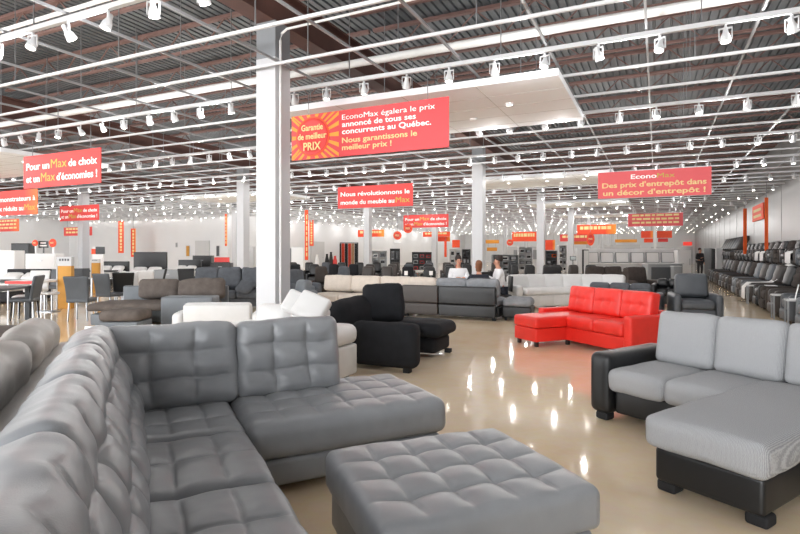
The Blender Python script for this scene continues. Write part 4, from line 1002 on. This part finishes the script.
def bed(lab, px, zc, w, hb, hm, rot=0):
    x, y = G(px, zc); t = thing('bed', lab, 'bed', (x, y), TH + rot, 'display beds at left')
    part('headboard', rb(w + .12, .12, hb, .03, (3, 2, 3)), M[hm], t, (0, .98, 0)); part('bed_frame', rb(w, 1.85, .28, .03, (3, 3, 1)), M[hm], t, (0, 0, .05)); part('mattress', rb(w - .04, 1.82, .26, .08, (6, 8, 3), .03), M['mattress'], t, (0, 0, .335)); part('blanket', rb(w + .02, .7, .06, .028, (5, 4, 1), .01), M['dkgrey'], t, (0, -.5, .61))
    for s in (-1, 1): part('pillow', rb(w * .42, .4, .14, .065, (5, 5, 2), .04), M['mattress'], t, (s * w * .24, .66, .64), (.5, 0, 0))
    legs(t, [(sx * (w / 2 - .08), sy * .8) for sx in (-1, 1) for sy in (-1, 1)], 'blackmat', .05)
bed('bed with a wide black headboard in front of the alcove wall', 140, 23, 1.35, 1.5, 'lea_black')
bed('bed with a low black headboard left of the wide one', 106, 25, 1.2, 1.05, 'black', .1)
bed('bed with a dark curved headboard right of the wide one', 178, 25.5, 1.1, 1.12, 'lea_black', -.2)
bed('bed with a dark headboard behind the left picture edge chairs', 8, 16.5, 1.3, .95, 'blackmat')
def picture(lab, px, wpx, yt, yb, m, Yw=YM - .03):
    X, zc = onY(px, Yw); w = wpx * zc / F; z1 = H - (yt - HOR) * zc / F; z0 = H - (yb - HOR) * zc / F
    t = thing('wall_picture', lab, 'picture', (X, Yw, 0)); part('frame', box(-w / 2 - .03, w / 2 + .03, -.02, .02, z0 - .03, z1 + .03), M['ltgrey'], t); part('canvas', box(-w / 2, w / 2, -.026, -.02, z0, z1), M[m], t)
picture('orange-brown picture on the alcove wall left of the door', 188, 4, 246, 256, 'ochre')
picture('dark picture on the alcove wall right of the door', 218, 3.4, 246, 256, 'dkgrey')
picture('small dark switch panel high on the alcove wall', 176.5, 1.6, 243, 247, 'grey')

# ------------------------------------------------------------------ people
def skinned(name, V, E, rad, m, parent, sub=2):
    me = D.meshes.new(name); me.from_pydata(V, E, []); me.update()
    o = D.objects.new(name, me); C.objects.link(o); o.modifiers.new('s', 'SKIN'); 
    for i, sv in enumerate(me.skin_vertices[0].data):
        r = rad[i]; sv.radius = r if isinstance(r, tuple) else (r, r); sv.use_root = (i == 0)
    s = o.modifiers.new('d', 'SUBSURF'); s.levels = sub; s.render_levels = sub
    dg = bpy.context.evaluated_depsgraph_get(); me2 = D.meshes.new_from_object(o.evaluated_get(dg)); D.objects.remove(o); D.meshes.remove(me)
    me2.polygons.foreach_set('use_smooth', [True] * len(me2.polygons))
    return part(name, me2, m, parent)
def person(lab, loc, rot, J, shirt, trousers, hair, look=0, hairlong=False):
    """J: joint dict for right side x>0 mirrored unless given as pairs; faces -y"""
    t = thing('person', lab, 'person', loc, rot, None)
    V = []; E = []; R = []; ix = {}
    def add(n, co, r, par=None):
        ix[n] = len(V); V.append(co); R.append(r)
        if par: E.append((ix[par], ix[n]))
    add('pel', J['pel'], (.15, .11)); add('waist', J['waist'], (.13, .1), 'pel'); add('chest', J['chest'], (.16, .11), 'waist'); add('neckb', J['neckb'], .07, 'chest')
    add('neck', J['neck'], .052, 'neckb'); add('jaw', J['jaw'], (.062, .075), 'neck'); add('head', J['head'], (.078, .095), 'jaw'); add('crown', J['crown'], (.06, .07), 'head')
    h = Vector(J['head']); add('nose', tuple(h + Vector((0, -.1, -.03))), .014, 'head')
    for s, k in ((-1, 'L'), (1, 'R')):
        sh, el, wr, ha = J['sh' + k], J['el' + k], J['wr' + k], J['ha' + k]
        add('sh' + k, sh, .06, 'chest'); add('el' + k, el, .042, 'sh' + k); add('wr' + k, wr, .029, 'el' + k); add('ha' + k, ha, (.035, .02), 'wr' + k)
        d = (Vector(ha) - Vector(wr)).normalized(); sd = d.cross(Vector((0, 0, 1)));  sd = sd.normalized() if sd.length > .2 else Vector((1, 0, 0))
        for q in range(4):
            b = Vector(ha) + sd * (q - 1.5) * .02 + d * .025; add('f%s%d' % (k, q), tuple(b), .0095, 'ha' + k); l = (.04, .048, .045, .034)[q]
            add('g%s%d' % (k, q), tuple(b + d * l + Vector((0, 0, -.018))), .008, 'f%s%d' % (k, q))
        add('th' + k, tuple(Vector(wr) * .4 + Vector(ha) * .6 + sd * .045 * s), .011, 'ha' + k)
        hp, kn, an, to = J['hp' + k], J['kn' + k], J['an' + k], J['to' + k]
        add('hp' + k, hp, .085, 'pel'); add('kn' + k, kn, .06, 'hp' + k); add('an' + k, an, .04, 'kn' + k); add('to' + k, to, (.04, .03), 'an' + k)
    skinned('body', V, E, R, M['skin'], t)
    def sub(names, edges, grow, nm, m):
        skinned(nm, [V[ix[n]] for n in names], [(names.index(a), names.index(b)) for a, b in edges], [tuple(x + grow for x in (R[ix[n]] if isinstance(R[ix[n]], tuple) else (R[ix[n]],) * 2)) for n in names], m, t)
    sub(['pel', 'waist', 'chest', 'neckb', 'shL', 'elL', 'wrL', 'shR', 'elR', 'wrR'], [('pel', 'waist'), ('waist', 'chest'), ('chest', 'neckb'), ('chest', 'shL'), ('shL', 'elL'), ('elL', 'wrL'), ('chest', 'shR'), ('shR', 'elR'), ('elR', 'wrR')], .027, 'shirt', shirt)
    sub(['pel', 'hpL', 'knL', 'anL', 'hpR', 'knR', 'anR'], [('pel', 'hpL'), ('hpL', 'knL'), ('knL', 'anL'), ('pel', 'hpR'), ('hpR', 'knR'), ('knR', 'anR')], .016, 'trousers', trousers)
    for k in 'LR':
        a, b = Vector(V[ix['an' + k]]), Vector(V[ix['to' + k]]); o = part('shoe', rb(.095, .28, .1, .04, (3, 5, 2)), M['shoe'], t, (b.x, (a.y + b.y) / 2 - .01, b.z - .045))
    hh = Vector(V[ix['head']])
    m = MB(); m.lathe([(.02, .115), (.06, .1), (.088, .06), (.097, .01), (.09, -.045)] + ([(.08, -.16)] if hairlong else []), 16); o = part('hair', m.me(True), hair, t, tuple(hh + Vector((0, .045, .055)))); o.scale = (.92, 1.05, 1); o.rotation_euler = (-.25, 0, 0)
    for s in (-1, 1):
        part('eye', MB().lathe([(.001, -.01), (.01, -.004), (.01, .004), (.001, .01)], 8).me(True), M['shoe'], t, tuple(hh + Vector((s * .032, -.088, .008))))
        part('ear', rb(.018, .03, .05, .008, (1, 1, 1)), M['skin'], t, tuple(hh + Vector((s * .083, 0, -.03))))
    part('mouth', rb(.04, .008, .01, .003, (1, 1, 1)), M['sign_pink'], t, tuple(hh + Vector((0, -.088, -.065))))
    return t
def sit_pose(reach=.32, lean=.0, spread=.16, hz=.82, dz=0):
    J = dict(pel=(0, .02, .52), waist=(0, .01 - lean * .4, .7), chest=(0, -lean, .94), neckb=(0, -lean * 1.1, 1.06), neck=(0, -lean * 1.15 - .01, 1.12), jaw=(0, -lean * 1.2 - .035, 1.19), head=(0, -lean * 1.2 - .02, 1.26), crown=(0, -lean * 1.2, 1.33))
    for s, k in ((-1, 'L'), (1, 'R')):
        J['sh' + k] = (s * .19, -lean, 1.0); J['el' + k] = (s * .25, -.1 - lean, .76); J['wr' + k] = (s * .1, -reach - lean, hz); J['ha' + k] = (s * .06, -reach - .07 - lean, hz + .01)
        J['hp' + k] = (s * .1, 0, .5); J['kn' + k] = (s * spread, -.44, .52); J['an' + k] = (s * spread, -.42, .1); J['to' + k] = (s * spread, -.56, .05)
    for k in ('chest', 'neckb', 'neck', 'jaw', 'head', 'crown', 'shL', 'shR'): J[k] = (J[k][0], J[k][1], J[k][2] - dz)
    return J
ST = dict(pel=(0, 0, .92), waist=(0, 0, 1.1), chest=(0, 0, 1.3), neckb=(0, .01, 1.42), neck=(0, 0, 1.48), jaw=(0, -.025, 1.54), head=(0, -.01, 1.6), crown=(0, 0, 1.67))
for s, k in ((-1, 'L'), (1, 'R')):
    ST['sh' + k] = (s * .19, 0, 1.36); ST['el' + k] = (s * .25, .02, 1.08); ST['wr' + k] = (s * (.24 if s > 0 else .12), -.05 if s > 0 else -.22, .86 if s > 0 else 1.12); ST['ha' + k] = (s * (.24 if s > 0 else .06), -.08 if s > 0 else -.26, .78 if s > 0 else 1.15)
    ST['hp' + k] = (s * .09, 0, .88); ST['kn' + k] = (s * .1, -.01 - .04 * s, .48); ST['an' + k] = (s * .1, .0, .09); ST['to' + k] = (s * .11, -.14, .045)
zc_p = 14.0
x, y = G(458, zc_p + .5); person('seated person in a white shirt facing the camera, hands together', (x, y), TH + .1, sit_pose(.3, .04), M['shirt'], M['navy'], M['hair'])
def seat_chair(lab, px, zc, rot):
    x, y = G(px, zc); t = thing('chair', lab, 'chair', (x, y), rot, 'chairs of the seated people'); part('seat', rb(.46, .44, .07, .025, (3, 3, 1)), M['lea_black'], t, (0, .02, .335)); part('backrest', rb(.44, .4, .05, .02, (3, 3, 1)), M['lea_black'], t, (0, .27, .68), (PI / 2 - .05, 0, 0))
    for sx in (-1, 1):
        for sy in (-1, 1): part('leg', MB().tube([(sx * .19, sy * .18, .335), (sx * .2, sy * .2, 0)], .014).me(True), M['chrome'], t)
seat_chair('chair under the seated person facing the camera', 458, zc_p + .5, TH + .1)
x, y = G(480, zc_p - .75); person('seated person in dark clothes with brown hair, seen from behind', (x, y), TH + PI, sit_pose(.24, .18, dz=.13), M['navy'], M['navy'], M['hair_b'], hairlong=True)
seat_chair('chair under the person with brown hair', 480, zc_p - .75, TH + PI)
x, y = G(501, zc_p); person('seated person in a white shirt in profile, reaching left to the laptop', (x, y), TH - PI / 2, sit_pose(.34, .06, hz=.86), M['shirt'], M['navy'], M['hair'])
seat_chair('chair under the seated person in profile', 501, zc_p, TH - PI / 2)
x, y = G(480, zc_p - .05); t = thing('desk', 'small dark desk between the three seated people', 'desk', (x, y), TH); part('tabletop', box(-.36, .36, -.2, .2, .7, .74), M['dkgrey'], t)
for sx in (-1, 1): part('leg', box(sx * .32 - .02, sx * .32 + .02, -.18, .18, 0, .7), M['black'], t)
x, y = G(484, zc_p); t = thing('laptop', 'open laptop computer on the dark desk', 'laptop', (x, y, .742), TH + .4); part('keyboard', box(-.17, .17, -.12, .12, 0, .018), M['dkgrey'], t); part('screen', box(-.17, .17, -.008, .008, .018, .25), M['black'], t, (0, -.12, 0), (.15, 0, 0))
x, y = G(700, 33.75); person('standing person in a dark suit at the end of the right aisle', (x, y), TH + .2, ST, M['suit'], M['suit'], M['hair'])

# ------------------------------------------------------------------ light
def area(name, loc, sx, sy, power, rot=(0, 0, 0)):
    l = D.lights.new(name, 'AREA'); l.shape = 'RECTANGLE'; l.size = sx; l.size_y = sy; l.energy = power; o = D.objects.new(name, l); C.objects.link(o); o.location = loc; o.rotation_euler = rot; return o
PW = 17.0
SG = [(o.location.x, o.location.y, o.children[0].dimensions.x / 2 + .5) for o in C.objects if o.name.startswith('banner')]
lid = {}
def bulb(x, y, p):
    key = round(p, 1)
    if key not in lid:
        l = D.lights.new('spot_bulb', 'POINT'); l.energy = p; l.shadow_soft_size = .035; l.color = (1, .99, .975); lid[key] = l
    o = D.objects.new('spot_bulb', lid[key]); C.objects.link(o); o.location = (x, y, ZT - .3)
for ri, yl in enumerate(lit_list):
    step = 1.32 if yl < 22 else 2.64
    x = .017 + .66 * 6 - .33
    while x > max((XL if yl > YM else XLL), -22 if yl < 15 else -60):
        if not (abs(yl - YM) < 1 and x < XL + 1) and x < 3.2 and not any(abs(yl - b) < .8 and abs(x - a) < hw for a, b, hw in SG) and not (6.5 < yl < 7.4 and -6 < x < -2.2): bulb(x, yl, PW * step / 1.32 * (1 if yl < 22 else .75))
        x -= step
w = D.worlds.new('world'); bpy.context.scene.world = w; w.use_nodes = True
w.node_tree.nodes['Background'].inputs[0].default_value = (.96, .98, 1, 1); w.node_tree.nodes['Background'].inputs[1].default_value = 5.4
sc = bpy.context.scene
sc.view_settings.view_transform = 'Standard'; sc.view_settings.look = 'None'; sc.view_settings.gamma = 1; sc.view_settings.use_curve_mapping = False
sc.view_settings.exposure = 0.45
sc.cycles.use_denoising = True; sc.cycles.max_bounces = 8; sc.cycles.sample_clamp_indirect = 6; sc.cycles.use_light_tree = True
sc.cycles.caustics_reflective = False; sc.cycles.caustics_refractive = False
